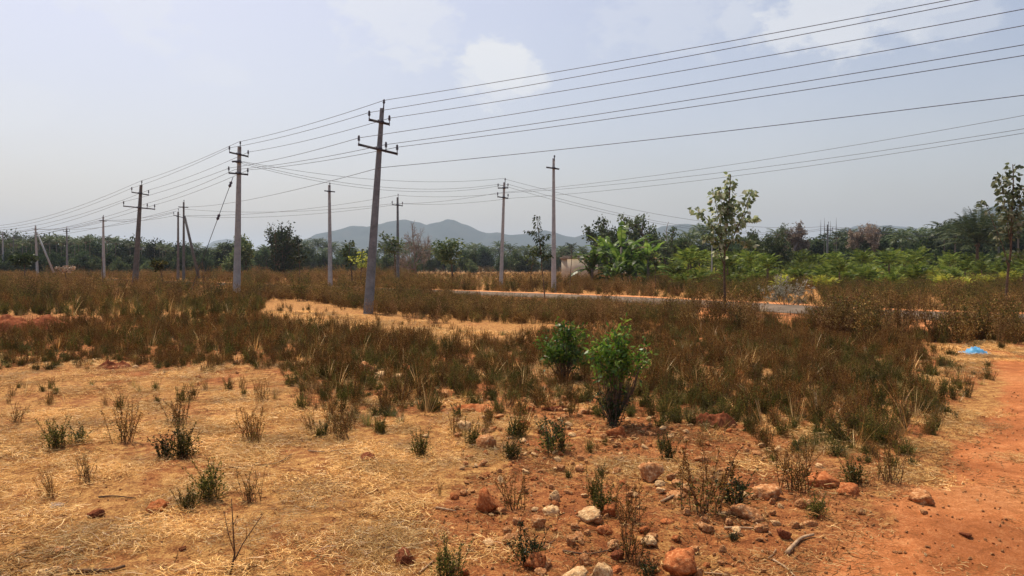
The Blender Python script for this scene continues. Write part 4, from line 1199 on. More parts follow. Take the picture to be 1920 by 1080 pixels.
def mound(px, py, wpx, hpx, mat, label, seed, deep=.7):
    x, y = gp(px, py); s = wpx * y / F; h = hpx * y / F
    mb = MB(); n = 34; v = []
    for j in range(n):
        for i in range(n):
            a, b = i / (n - 1) * 2 - 1, j / (n - 1) * 2 - 1; r = math.hypot(a, b)
            z = max(0, 1 - r * r) ** .8 * (.75 + .5 * mnoise.noise((a * 2.2 + seed, b * 2.2, 0)) + .28 * mnoise.noise((a * 6 + seed, b * 6, 1)) + .14 * mnoise.noise((a * 14, b * 14 + seed, 1)))
            v.append((a * s / 2, b * s / 2 * deep, z * h - .03 if r < 1 else -.06))
    f = [[j * n + i, j * n + i + 1, (j + 1) * n + i + 1, (j + 1) * n + i] for j in range(n - 1) for i in range(n - 1)]
    mb.add(v, f); o = link('soil_mound', mb.mesh('soil_mound', [mat]), (x, y + s / 2 * deep * .7, gz(x, y))); tag(o, label, 'mound', 'heaps of red soil')


mound(30, 622, 200, 34, M['rock_dark'], 'long dark red soil heap at the left edge', 1.5, .5)
mound(205, 692, 70, 18, M['rock_dark'], 'small dark red soil heap in the weeds on the left', 4.2)
mound(1345, 802, 96, 32, M['rock_dark'], 'dark red soil heap at the foot of the right weeds', 7.9, .7)
mound(890, 774, 120, 15, M['rock_red'], 'orange soil heap scattered with stones in front of the centre weeds', 9.4, .8)
mound(220, 622, 90, 14, M['rock_red'], 'flat orange soil heap behind the left weeds', 12.4, .5)


# sticks
def stick(pts, r, label, mat='stick', name='stick', forks=()):
    """pts: ground pixels"""
    W_ = [Vector((*gp(a, b), 0)) for a, b in pts]
    for p in W_: p.z = gz(p.x, p.y) + r * .8 + .004
    o0 = W_[0].copy(); P = catmull(np.array([list(p - o0) for p in W_]), 5)
    mb = MB(); mb.tube(P, np.linspace(r, r * .55, len(P)), 7)
    for (i, a) in forks:
        q = [W_[i]] + [Vector((*gp(*c), 0)) for c in a]
        for p in q[1:]: p.z = gz(p.x, p.y) + r + .01
        mb.tube([p - o0 for p in q], np.linspace(r * .7, r * .35, len(q)), 6)
    o = link(name, mb.mesh(name, [M[mat]], True), o0); tag(o, label, 'stick', 'dead sticks on the ground')


stick([(1476, 1036), (1488, 1020), (1503, 1010), (1526, 1006)], .014, 'thick curved pale stick beside the brown cube stone')
stick([(1358, 991), (1396, 993), (1434, 995)], .008, 'long straight pale stick below the long pitted rock')
stick([(1418, 982), (1432, 993), (1445, 1004)], .005, 'thin pale stick crossing the end of the long straight stick')
stick([(1450, 1048), (1472, 1063), (1492, 1085)], .006, 'thin pale stick at the bottom below the curved stick')
stick([(1441, 1045), (1450, 1036), (1455, 1027)], .005, 'short pale stick left of the curved stick')
stick([(1320, 1068), (1360, 1074), (1400, 1086)], .005, 'thin twig right of the biggest orange boulder')
stick([(390, 882), (430, 878), (475, 878), (520, 874), (546, 858)], .007, 'fallen forked twig on the left straw', 'stick_dark', forks=[(2, [(495, 860)]), (1, [(470, 862)])])
stick([(440, 838), (470, 845), (494, 852)], .006, 'dark twig behind the fallen forked twig', 'stick_dark')
stick([(578, 852), (610, 851), (650, 848), (680, 843)], .006, 'thin straight twig in the middle straw')
stick([(1240, 946), (1262, 938), (1284, 924)], .011, 'pale stick leaning by the broken tan stone')
stick([(1055, 1032), (1100, 1036), (1150, 1028)], .006, 'long dark twig behind the cracked cream rocks', 'stick_dark')
stick([(1020, 1026), (1032, 1018), (1042, 1010)], .005, 'short dark twig right of the rounded red boulder', 'stick_dark')
stick([(128, 1078), (160, 1076), (205, 1074), (235, 1068)], .014, 'thick dark root at the bottom left', 'stick_dark')
stick([(185, 934), (215, 934), (255, 936)], .006, 'thin dark twig behind the low red stone', 'stick_dark')
stick([(110, 772), (130, 770), (142, 768)], .006, 'short twig in the far left straw', 'stick_dark')
stick([(1500, 605), (1800, 655), (1818, 642), (1830, 630)][1:], .012, 'bent bare branch left of the blue plastic bag', 'stick')
stick([(785, 1072), (800, 1062), (812, 1052)], .005, 'short twig at the bottom right of the dark brown stone', 'stick')
stick([(818, 958), (838, 962), (855, 964)], .008, 'short pale stick left of the red brown rock', 'stick')

# bare forked seedling
x, y = gp(433, 1078); s = y / F
r = MB()
def V3(px, py, dy=0): return at(px, py, y + dy) - Vector((x, y, 0))
r.tube([V3(430, 1085), V3(440, 1040, .02), V3(437, 990), V3(434, 935, -.03)], [.006, .005, .0035, .002], 6)
r.tube([V3(440, 1050), V3(455, 1020, .05), V3(475, 990, .06), V3(494, 962, .08)], [.004, .003, .0025, .0015], 6)
r.tube([V3(439, 1035), V3(428, 1000, -.04), V3(420, 960, -.05)], [.003, .0025, .0015], 6)
r.tube([V3(437, 985), V3(446, 965, .04)], [.002, .001], 5); r.tube([V3(462, 1008, .05), V3(462, 990, .02)], [.002, .001], 5)
r.leaves([V3(440, 985), V3(446, 966), V3(420, 962), V3(493, 964), V3(460, 992), V3(434, 950)], rng.normal(size=(6, 3)) + [0, 0, .5], .02, .5, 1)
o = link('bare_seedling', r.mesh('bare_seedling', [M['stick_dark'], M['rust_leaf']]), (x, y, 0)); tag(o, 'bare forked seedling standing in the lower left straw', 'seedling')

# blue plastic bag
x, y = gp(1828, 663); mb = MB(); n = 18; v = []
for j in range(n):
    for i in range(n):
        a, b = i / (n - 1) * 2 - 1, j / (n - 1) * 2 - 1; rr = math.hypot(a, b)
        z = max(0, 1 - rr ** 2.2) * (.07 + .07 * mnoise.noise((a * 2.5, b * 2.5, 3))) + .06 * abs(mnoise.noise((a * 4, b * 4, 9))) + max(0, .06 - abs(a + .25) * .2) * (1 - abs(b))
        v.append((a * .21 * (1 + .2 * mnoise.noise((b * 3, a, 1))), b * .17, z + .006))
mb.add(v, [[j * n + i, j * n + i + 1, (j + 1) * n + i + 1, (j + 1) * n + i] for j in range(n - 1) for i in range(n - 1)])
o = link('plastic_bag', mb.mesh('plastic_bag', [M['plastic']]), (x, y, gz(x, y))); tag(o, 'crumpled blue plastic bag lying beside the track', 'bag')


# ------------------------------------------------------------------ shrubs and trees
def grow(mb, tips, p, d, L, r, lvl, maxl, rr, wig=.18, nch=(3, 5), up=.12, ang=.7, sides=None, ratio=.62, rk=.5):
    K = 5 if lvl == 0 else 4; pts = [p]; dirs = [d]
    for k in range(K):
        d = nrm(d + rr.normal(size=3) * wig + np.array([0, 0, up])); pts.append(pts[-1] + d * L / K); dirs.append(d)
    mb.tube(pts, np.linspace(r, r * .55, K + 1), sides or (7 if lvl == 0 else (5 if lvl == 1 else 3)), 0, cap=False)
    if lvl >= maxl:
        for k in range(1, K + 1): tips.append((pts[k], dirs[k], lvl))
        return
    n = rr.integers(nch[0], nch[1] + 1)
    for i in range(n):
        t = rr.uniform(.35, 1.0) if i else 1.0
        q = t * K; i0 = min(int(q), K - 1); pp = np.array(pts[i0]) * (1 - (q - i0)) + np.array(pts[i0 + 1]) * (q - i0)
        dd = nrm(dirs[i0 + 1]); a = rr.normal(size=3); a = nrm(a - dd * (a @ dd))
        th = ang * rr.uniform(.6, 1.25) * (.5 if i == 0 else 1)
        nd = nrm(dd * math.cos(th) + a * math.sin(th))
        grow(mb, tips, pp, nd, L * ratio * rr.uniform(.75, 1.2), r * (.72 if i == 0 else rk), lvl + 1, maxl, rr, wig, nch, up, ang, sides, ratio, rk)


def tree_mesh(seed, H, trunk, W_, maxl, per, lsize, bark, leafm, cl=.35, ang=.75, nch=(3, 5), up=.1, r0=None, lean=(0, 0), heart=False, droop=.0, wl_=.55, wig=.18, leafdir=.3, ratio=.68, rk=.5):
    """two meshes: trunk with limbs, crown of leaves; scaled to height H and width W_"""
    rr = np.random.default_rng(seed); mb = MB(); tips = []
    d0 = nrm(np.array([lean[0], lean[1], 1.0]))
    grow(mb, tips, np.zeros(3), d0, trunk, r0 or H * .022, 0, maxl, rr, wig, nch, up, ang, None, ratio, rk)
    T = np.array([t[0] for t in tips]); TD = np.array([t[1] for t in tips])
    top = T[:, 2].max(); c = T[:, :2].mean(0); wd = max(np.ptp(T[:, 0]), np.ptp(T[:, 1])) + 1e-6
    kz = (H - trunk) / max(top - trunk, .01); kx = W_ / wd
    def fix(P):
        P = np.array(P, float); z = P[:, 2]; k = np.clip((z - trunk * .6) / (trunk * .4), 0, 1)[:, None]
        P[:, :2] = P[:, :2] * (1 - k) + (P[:, :2] * kx) * k
        P[:, 2] = np.where(z > trunk, trunk + (z - trunk) * kz, z); return P
    for i in range(len(mb.V)): mb.V[i] = fix(mb.V[i]).astype(np.float32)
    trunk_me = mb.mesh('trunk', [bark], True)
    T = fix(T); crown = None
    if per:
        cr = MB(); n = int(len(T) * per); idx = rr.integers(0, len(T), n)
        P = T[idx] + rr.normal(size=(n, 3)) * cl * lsize * 2
        D = TD[idx] * leafdir + rr.normal(size=(n, 3)) * .6; D[:, 2] -= droop
        cr.leaves(P, D, lsize * rr.uniform(.55, 1.15, n), wl_, 0, heart=heart)
        crown = cr.mesh('crown', [leafm])
    return trunk_me, crown


def tree(name, loc, meshes, label, cat, group=None, rz=0.0, s=1.0):
    r = empty(name, loc, rz); link('trunk', meshes[0], parent=r)
    if meshes[1]: link('crown', meshes[1], parent=r)
    r.scale = (s, s, s); tag(r, label, cat, group); return r


def gpt(px, D): p = at(px, 500, D); p.z = 0; return p


def hz(ytop, D): return at(960, ytop, D).z


# the two green shrubs
def shrub(px, py, parts, label, leaf='green_leaf', ls=.064, per=1.0):
    x, y = gp(px, py); s = y / F; r = empty('green_shrub', (x, y, gz(x, y)))
    st, lf = MB(), MB(); rr = np.random.default_rng(int(px))
    for (cx, cy, rx, rz_, n) in parts:    # clump centre in pixels, radii in pixels
        c = np.array([(cx - px) * s, rr.uniform(-.05, .05), (py - cy) * s])
        n = int(n * .85 * per); nb = max(6, n // 30)
        for _ in range(nb):
            e = c + rr.normal(size=3) * np.array([rx * s * .55, rx * s * .45, rz_ * s * .5]); e[2] = max(e[2], .03)
            b = np.array([rr.normal() * .02, rr.normal() * .02, 0]); mid = b * .4 + e * .6 + rr.normal(size=3) * .02; mid[2] = e[2] * .45
            st.tube([b, mid, e], [.005, .004, .0015], 4, 0, cap=False)
            k = n // nb; t = rr.uniform(.55, 1.08, k)[:, None]; P = mid * (1 - t) + e * t + rr.normal(size=(k, 3)) * .035
            D = rr.normal(size=(k, 3)) * .7 + nrm(e - c + [0, 0, .02]) * .6; D[:, 2] += .1
            lf.leaves(P, D, ls * rr.uniform(.6, 1.25, k), .42, 0, .1)
    link('stems', st.mesh('stems', [M['bark']]), parent=r); link('foliage', lf.mesh('foliage', [M[leaf]]), parent=r)
    tag(r, label, 'shrub'); return r


shrub(1060, 716, [(1052, 650, 36, 26, 1000), (1068, 616, 20, 20, 420), (1086, 655, 18, 20, 260), (1034, 662, 20, 18, 300)], 'dense rounded bright green shrub left of the taller green shrub')
shrub(1150, 800, [(1150, 662, 42, 22, 720), (1163, 618, 14, 18, 210), (1122, 645, 22, 14, 230), (1186, 668, 24, 18, 240), (1148, 705, 16, 22, 170), (1204, 655, 12, 20, 60)], 'taller ragged green shrub with a dark leafy base', ls=.060)
shrub(1149, 802, [(1144, 768, 18, 24, 420), (1128, 738, 14, 14, 90), (1168, 742, 14, 16, 100)], 'dark leafy bush at the foot of the taller green shrub', 'dark_leaf', .04)
# silvery bush beyond the road
o = shrub(1475, 582, [(1470, 540, 34, 18, 520), (1450, 552, 22, 14, 200), (1500, 555, 14, 12, 160)], 'silvery pale leaved bush beside the far side of the road', 'pale_leaf', .10, 1.6)


# ---- saplings by the road, each with its own stems and leaves
def sapling(base_px, D, stems, leaves_n, ls, label, leafm, bark='bark', heart=True, red=None, droop=.6, wl_=.75, jit=.06, rbase=None):
    """stems: polylines in pixels with a radius each; leaves strung along them"""
    b = gpt(base_px, D); rr = np.random.default_rng(int(base_px)); r = empty('sapling', b)
    st, lf = MB(), MB(); s = D / F
    for si, (pl, r0, dens) in enumerate(stems):
        dep = 0 if si == 0 else rr.uniform(-.5, .5)
        W_ = []
        for k, (a, c) in enumerate(pl):
            p = at(a, c, D) - b; p.y += dep * (k / max(1, len(pl) - 1)); W_.append(list(p))
        P = catmull(np.array(W_), 6); st.tube(P, np.linspace(r0, r0 * .3, len(P)), 6, 0, cap=False)
        n = int(dens * leaves_n)
        if n:
            t = rr.uniform(.12 if si else .5, 1, n) * (len(P) - 1); i0 = np.minimum(t.astype(int), len(P) - 2); fr = (t - i0)[:, None]
            Q = P[i0] * (1 - fr) + P[i0 + 1] * fr
            a = rr.uniform(0, 6.283, n); tw = np.stack([np.cos(a), np.sin(a), rr.uniform(-.3, .6, n)], 1)
            Q2 = Q + tw * (rr.uniform(.3, 1.0, n)[:, None] * jit * 2.2)
            D_ = tw * .7 + rr.normal(size=(n, 3)) * .3; D_[:, 2] -= droop
            lf.leaves(Q2, D_, ls * rr.uniform(.6, 1.2, n), wl_, 0, .08, heart)
    link('trunk', st.mesh('trunk', [M[bark]], True), parent=r); link('crown', lf.mesh('crown', [M[leafm]]), parent=r)
    tag(r, label, 'tree', 'young trees planted along the road'); return r


sapling(1359, 22.5, [
    ([(1359, 602), (1359, 560), (1358, 500), (1360, 450), (1364, 400), (1368, 365), (1370, 328)], .045, 1.6),
    ([(1358, 500), (1350, 470), (1352, 430), (1344, 395), (1336, 356)], .02, 1.1),
    ([(1360, 470), (1376, 440), (1390, 405), (1400, 375), (1406, 355)], .02, 1.1),
    ([(1356, 455), (1335, 425), (1315, 405), (1296, 392)], .016, .75),
    ([(1361, 440), (1385, 425), (1405, 412), (1424, 410)], .016, .9),
    ([(1358, 462), (1340, 450), (1328, 440), (1326, 455)], .014, .7),
    ([(1362, 425), (1358, 395), (1352, 370), (1356, 350)], .014, .8),
    ([(1361, 455), (1380, 450), (1396, 455), (1402, 462)], .012, .6),
    ([(1363, 410), (1378, 390), (1384, 372)], .012, .6)], 125, .15, 'leafy roadside sapling with a full airy crown right of the banana plants', 'peepal_leaf', jit=.075)
sapling(1884, 24.0, [
    ([(1884, 600), (1886, 560), (1890, 510), (1895, 470), (1896, 430), (1898, 380), (1900, 340), (1899, 308)], .05, 1.2),
    ([(1890, 500), (1884, 460), (1872, 420), (1862, 385), (1852, 376)], .02, .5),
    ([(1893, 450), (1882, 405), (1872, 370), (1860, 340)], .016, .6),
    ([(1895, 440), (1905, 400), (1915, 370), (1925, 350)], .02, .8),
    ([(1896, 400), (1890, 365), (1880, 345), (1885, 325)], .014, .7),
    ([(1893, 455), (1908, 430), (1930, 415), (1945, 400)], .018, .8),
    ([(1893, 420), (1880, 400), (1865, 392)], .012, .4),
    ([(1890, 495), (1905, 478), (1918, 470)], .012, .35)], 105, .165, 'tall sapling at the right edge with large drooping leaves', 'peepal_leaf', jit=.09)
sapling(1021, 32.0, [
    ([(1022, 570), (1020, 540), (1016, 500), (1014, 470), (1010, 440), (1006, 405)], .03, 1.5),
    ([(1014, 470), (1010, 450), (998, 435), (988, 434)], .012, .6),
    ([(1012, 455), (1020, 445), (1026, 440)], .012, .5),
    ([(1014, 480), (1006, 470), (996, 478)], .010, .5),
    ([(1016, 490), (1026, 478), (1032, 482)], .010, .5)], 120, .17, 'slender dark leaved sapling left of the tallest plain pole', 'dark_leaf', heart=False, droop=.9, wl_=.35, jit=.07)
sapling(1228, 46.0, [
    ([(1229, 560), (1229, 520), (1228, 490), (1226, 470)], .03, 1.5),
    ([(1228, 500), (1220, 485), (1212, 478)], .012, .8), ([(1228, 495), (1238, 484), (1244, 480)], .012, .8)], 40, .2, 'thin stemmed sapling in front of the banana plants', 'tree_leaf', droop=.4)
sapling(742, 60.0, [
    ([(742, 540), (741, 510), (740, 480), (738, 465), (730, 450), (718, 440)], .07, 2.0),
    ([(740, 478), (730, 470), (716, 462)], .02, 1.2), ([(740, 475), (748, 460), (746, 448)], .02, 1.5)], 70, .3, 'small leaning green tree in front of the grey pole', 'tree_leaf', heart=False, droop=.2, wl_=.5, jit=.16)
sapling(660, 55.0, [
    ([(661, 535), (659, 510), (656, 485), (655, 452)], .05, 1.6), ([(658, 500), (668, 485), (676, 470)], .02, 1.3), ([(657, 495), (648, 480), (642, 470)], .02, 1.0)], 56, .26, 'small leafy tree left of the leaning pole', 'tree_leaf', droop=.2, jit=.14)
sapling(678, 48.0, [
    ([(676, 525), (678, 500), (680, 470)], .03, 1.6), ([(678, 505), (690, 490), (695, 480)], .02, 1.2), ([(678, 505), (668, 492), (664, 484)], .02, 1.0)], 60, .16, 'bright yellow green sapling just left of the leaning pole', 'yellow_leaf', droop=.2, jit=.14)
sapling(1070, 46.0, [
    ([(1068, 545), (1070, 510), (1072, 480), (1070, 460)], .03, .1)], 20, .16, 'bare thin stem right of the tallest plain pole', 'tree_leaf')
sapling(998, 50.0, [([(994, 545), (996, 510), (1000, 480), (998, 462)], .03, 1.8), ([(997, 500), (1008, 485), (1012, 478)], .012, .8), ([(997, 500), (988, 488), (984, 482)], .012, .8)], 36, .2, 'pale green sapling left of the slender dark sapling', 'tree_leaf', droop=.2, jit=.12)
sapling(300, 48.0, [([(305, 535), (303, 515), (298, 500), (296, 490)], .04, 2.0), ([(300, 505), (292, 498), (286, 496)], .02, 1.2), ([(300, 505), (306, 496), (308, 492)], .02, 1.2)], 46, .2, 'small olive sapling right of the dark leaning pole', 'olive_leaf', droop=.1, jit=.14)
sapling(562, 60.0, [([(562, 530), (562, 500), (560, 470), (559, 455)], .04, 1.4), ([(562, 495), (570, 482), (572, 474)], .02, .8), ([(562, 495), (552, 484), (549, 480)], .02, .8)], 40, .22, 'small dark sapling left of the plain pale pole', 'dark_leaf', droop=.1, jit=.14)
sapling(46, 60.0, [([(46, 530), (46, 505), (44, 490), (42, 476)], .05, 2.6), ([(46, 500), (32, 490), (26, 484)], .02, 2.0), ([(46, 500), (58, 488), (60, 480)], .02, 2.0)], 90, .24, 'dark round topped small tree near the left edge', 'dark_leaf', droop=.1, jit=.2)
sapling(124, 60.0, [([(124, 530), (123, 515), (120, 508), (112, 502)], .05, 2.0), ([(123, 512), (132, 504), (138, 500)], .02, 2.0)], 50, .2, 'tiny bushy tree beside the pale clearing on the left', 'grey_leaf', droop=.1, jit=.16)
sapling(848, 55.0, [
    ([(849, 540), (848, 515), (846, 492), (838, 470), (832, 452)], .07, 2.6),
    ([(847, 495), (832, 485), (818, 470)], .03, 2.4), ([(847, 493), (856, 475), (860, 450)], .03, 1.6), ([(842, 480), (828, 470), (822, 455)], .02, 2.2), ([(845, 485), (850, 465), (846, 450)], .02, 2.2)], 95, .26, 'light green bushy tree left of the two-arm pole', 'tree_leaf', heart=False, droop=.2, wl_=.5, jit=.22)

# ---- bigger trees
TL, DL, GL = M['tree_leaf'], M['dark_leaf'], M['grey_leaf']


def one_tree(px, ytop, D, wpx, label, leafm, bark='bark', trunk=.32, per=10, ls=.32, seed=1, maxl=3, cat='tree', **k):
    H = hz(ytop, D); W_ = wpx * D / F
    return tree('tree', gpt(px, D), tree_mesh(seed, H, H * trunk, W_, maxl, per, ls, M[bark], leafm, **k), label, cat)


one_tree(515, 424, 115, 72, 'large dark dense tree left of the blue hills', DL, per=13, ls=.42, seed=3, trunk=.2)
one_tree(466, 446, 105, 46, 'lighter green tree directly right of the stayed pole', TL, per=20, ls=.4, seed=4, trunk=.25)
one_tree(548, 440, 120, 36, 'slim dark tree right of the large dark dense tree', DL, per=10, ls=.38, seed=5, trunk=.25)
one_tree(784, 414, 92, 80, 'bare grey dead tree in front of the hills', GL, 'bark_grey', per=1.2, ls=.12, seed=8, maxl=4, trunk=.34, ang=.85, nch=(4, 6), r0=.18, rk=.5, up=.03, wig=.12)
one_tree(1166, 412, 92, 108, 'left of two big dusty green trees behind the banana plants', TL, per=26, ls=.42, seed=11, trunk=.22)
one_tree(1228, 403, 96, 112, 'right of two big dusty green trees behind the banana plants', TL, per=26, ls=.42, seed=12, trunk=.25)
one_tree(1264, 414, 108, 44, 'bare thin tree right of the two big dusty trees', GL, 'bark_grey', per=0, ls=.1, seed=15, trunk=.35, ang=.5, nch=(2, 3), r0=.12)
one_tree(1494, 415, 105, 84, 'withered grey brown tree left of the plantation pole', GL, 'bark_grey', per=20, ls=.28, seed=16, maxl=4, trunk=.25, nch=(3, 4))
one_tree(1622, 422, 118, 64, 'withered grey tree right of the plantation pole', GL, 'bark_grey', per=20, ls=.28, seed=17, maxl=4, trunk=.28, nch=(3, 4))
one_tree(1445, 424, 88, 66, 'pale feathery tree beside the leafy roadside sapling', TL, per=20, ls=.40, seed=19, trunk=.3, droop=.9, wl_=.25)
one_tree(1400, 438, 92, 60, 'rounded green tree behind the leafy roadside sapling', TL, per=24, ls=.4, seed=20, trunk=.25)
one_tree(1340, 462, 100, 50, 'low green tree behind the grey concrete post', DL, per=22, ls=.4, seed=21, trunk=.25)

# ---- banana plants
def banana(seed, H, nleaf, L):
    rr = np.random.default_rng(seed); st, lf = MB(), MB()
    st.tube([(0, 0, -.1), (.02, 0, H * .3), (.03, .02, H * .62)], [.13, .11, .07], 8)
    for i in range(nleaf):
        az = i * 2.4 + rr.uniform(-.3, .3); el = rr.uniform(.6, 1.5) if i > 2 else rr.uniform(1.2, 1.5); LL = L * rr.uniform(.75, 1.1)
        p = np.array([.03, .02, H * rr.uniform(.10, .58)]); a = np.array([math.cos(az), math.sin(az), 0]); e = el; pts = [p.copy()]
        K = 12
        for k in range(K):
            d = a * math.cos(e) + np.array([0, 0, math.sin(e)]); p = p + d * LL / K; pts.append(p.copy()); e -= rr.uniform(.08, .17) * (1.5 - el * .5)
        pts = np.array(pts); lf.tube(pts, np.linspace(.03, .006, K + 1), 4, 0, cap=False)
        sd = np.array([-a[1], a[0], 0])
        for k in range(2, K):            # torn blade: one lobe per segment and side
            w_ = .20 * math.sin(math.pi * ((k - 1.2) / (K - 1.0)) ** .75) * (L / 2)
            for s_ in (-1, 1):
                if rr.uniform() < .06: continue
                tear = rr.uniform(-.06, .06); q0, q1 = pts[k], pts[k + 1] if k + 1 <= K else pts[k]
                dz = -w_ * rr.uniform(.15, .5)
                v = [q0, q1 - (q1 - q0) * .06, q1 + sd * s_ * w_ + [0, 0, dz + tear], q0 + (q1 - q0) * .1 + sd * s_ * w_ * 1.02 + [0, 0, dz]]
                lf.add(v, [[0, 1, 2, 3]], 1 if (i == nleaf - 1 and rr.uniform() < .8) else 0)
    return st.mesh('stem', [M['bark_grey']], True), lf.mesh('leaves', [M['banana_leaf'], M['banana_dry']])


bm = [banana(31 + i, 4.1, 20, 2.7) for i in range(3)]
for i, (px, D, sc_, rz, lab) in enumerate([(1110, 55, .92, 0.4, 'leftmost banana plant beside the small cream building'), (1138, 58, 1.08, 2.0, 'second banana plant from the left of the clump'),
                                         (1165, 56, 1.2, 4.1, 'tallest banana plant in the middle of the clump'), (1192, 58, 1.1, 1.2, 'fourth banana plant from the left of the clump'),
                                         (1216, 56, .95, 3.0, 'rightmost banana plant of the clump'), (1152, 53, .66, 5.2, 'short banana plant at the front of the clump'), (1180, 53, .62, .3, 'short banana plant at the front right of the clump')]):
    r = empty('banana_plant', gpt(px, D), rz); m_ = bm[i % 3]
    link('stem', m_[0], parent=r); link('leaves', m_[1], parent=r); r.scale = (sc_,) * 3
    tag(r, lab, 'banana plant', 'banana plants behind the road')


# ---- palms
def frond(lf, base, az, el, L, droop, nl, lw, ll, m=0, rr=rng, fold=.35):
    K = 8; a = np.array([math.cos(az), math.sin(az), 0]); p = np.array(base, float); e = el; pts = [p.copy()]; ds = []
    for k in range(K):
        d = a * math.cos(e) + np.array([0, 0, math.sin(e)]); p = p + d * L / K; pts.append(p.copy()); ds.append(d); e -= droop / K * (.6 + k / K)
    pts = np.array(pts); ds.append(ds[-1]); ds = np.array(ds)
    lf.tube(pts, np.linspace(.02, .005, K + 1) * (L / 2), 3, 0, cap=False)
    t = np.linspace(.15, 1, nl) * K; i0 = np.minimum(t.astype(int), K - 1); fr = (t - i0)[:, None]
    P = pts[i0] * (1 - fr) + pts[i0 + 1] * fr; F_ = ds[i0]
    sd = np.array([-a[1], a[0], 0]); env = np.sin(math.pi * np.clip(np.linspace(.12, .97, nl), 0, 1)) ** .6
    for s_ in (-1, 1):
        D = sd * s_ + F_ * .65 + np.array([0, 0, -fold]) + rr.normal(size=(nl, 3)) * .12
        lf.leaves(P, D, ll * env * rr.uniform(.8, 1.1, nl), lw, m, .02, nrm=np.cross(D, F_))


def palm(seed, H, nf, L, droop=1.3, el=(.0, 1.35), nl=22, lw=.12, ll=.5, leafm='palm_leaf', tr=.14, bark='bark_pale', lean=.0):
    rr = np.random.default_rng(seed); st, lf = MB(), MB(); top = np.array([lean * H, 0, H])
    st.tube([(0, 0, -.1), (lean * H * .3, 0, H * .4), (lean * H * .7, 0, H * .75), top], [tr, tr * .8, tr * .7, tr * .55], 8)
    if H > 3: 
        n = 10; a = rr.uniform(0, 6.28, n); c = top + np.stack([np.cos(a) * .22, np.sin(a) * .22, -.25 + rr.normal(size=n) * .06], 1)
        for q in c: st.tube([q + [0, 0, .1], q, q - [0, 0, .1]], [.04, .1, .03], 6, 0)
    for i in range(nf):
        u = i / nf; frond(lf, top, i * 2.4 + rr.uniform(-.2, .2), el[0] + (el[1] - el[0]) * u ** .8 + rr.uniform(-.1, .1), L * rr.uniform(.85, 1.1), droop * rr.uniform(.8, 1.2), nl, lw, ll, 0, rr)
    return st.mesh('trunk', [M[bark]], True), lf.mesh('crown', [M[leafm]])


def put_palm(ms, px, D, s, label, group=None, name='palm_tree', rz=None, cat='palm tree', z=0):
    return tree(name, gpt(px, D), ms, label, cat, group, rng.uniform(0, 6.28) if rz is None else rz, s)


big = palm(51, 4.0, 34, 3.9, .65, (-.1, 1.56), 34, .13, .85, tr=.20, bark='bark')
put_palm(big, 1832, 74, 1.0, 'big coconut palm with upright fronds near the right edge')
coco = [palm(52, 6.2, 26, 2.9, 1.35, (-.5, 1.4), 22, .17, .75, tr=.15), palm(53, 5.6, 24, 2.7, 1.35, (-.4, 1.4), 20, .17, .7, tr=.14, lean=.04)]
put_palm(coco[0], 1722, 118, 1.0, 'coconut palm with a pale trunk rising above the grove on the right')
put_palm(coco[1], 1296, 105, .95, 'coconut palm left of the leafy roadside sapling')
put_palm(coco[0], 1790, 98, .92, 'coconut palm behind and left of the big upright frond palm')
put_palm(coco[1], 1757, 128, 1.0, 'low coconut palm right of the pale trunked palm')
for (px, D, s_, lab) in [(1318, 120, .95, 'coconut palm partly hidden behind the leafy roadside sapling'), (1690, 108, .80, 'low coconut palm left of the pale trunked palm'), (1652, 135, 1.0, 'far coconut palm right of the withered grey tree'),
                         (1590, 128, .92, 'far coconut palm between the slim areca palm and the withered grey tree'), (1770, 112, .95, 'coconut palm just left of the big upright frond palm'), (1872, 100, .95, 'coconut palm between the big palm and the tall sapling'),
                         (1908, 112, 1.1, 'coconut palm behind the tall sapling at the right edge'), (1462, 126, .9, 'far coconut palm left of the withered grey brown tree'), (1806, 128, 1.12, 'tall far coconut palm behind the big upright frond palm')]:
    put_palm(coco[int(px) % 2], px, D, s_ * 1.14, lab)
areca = [palm(61 + i, 6.6 + i * .5, 11, 1.7, 1.5, (.0, 1.35), 14, .28, .55, tr=.08) for i in range(2)]
put_palm(areca[0], 1568, 112, .93, 'slim areca palm just right of the plantation pole')
put_palm(areca[1], 1545, 125, .9, 'slim areca palm just left of the plantation pole')
put_palm(areca[0], 1664, 130, 1.0, 'slim areca palm rising left of the pale trunked coconut palm')
put_palm(areca[1], 169, 150, .98, 'tallest areca palm above the left wood')

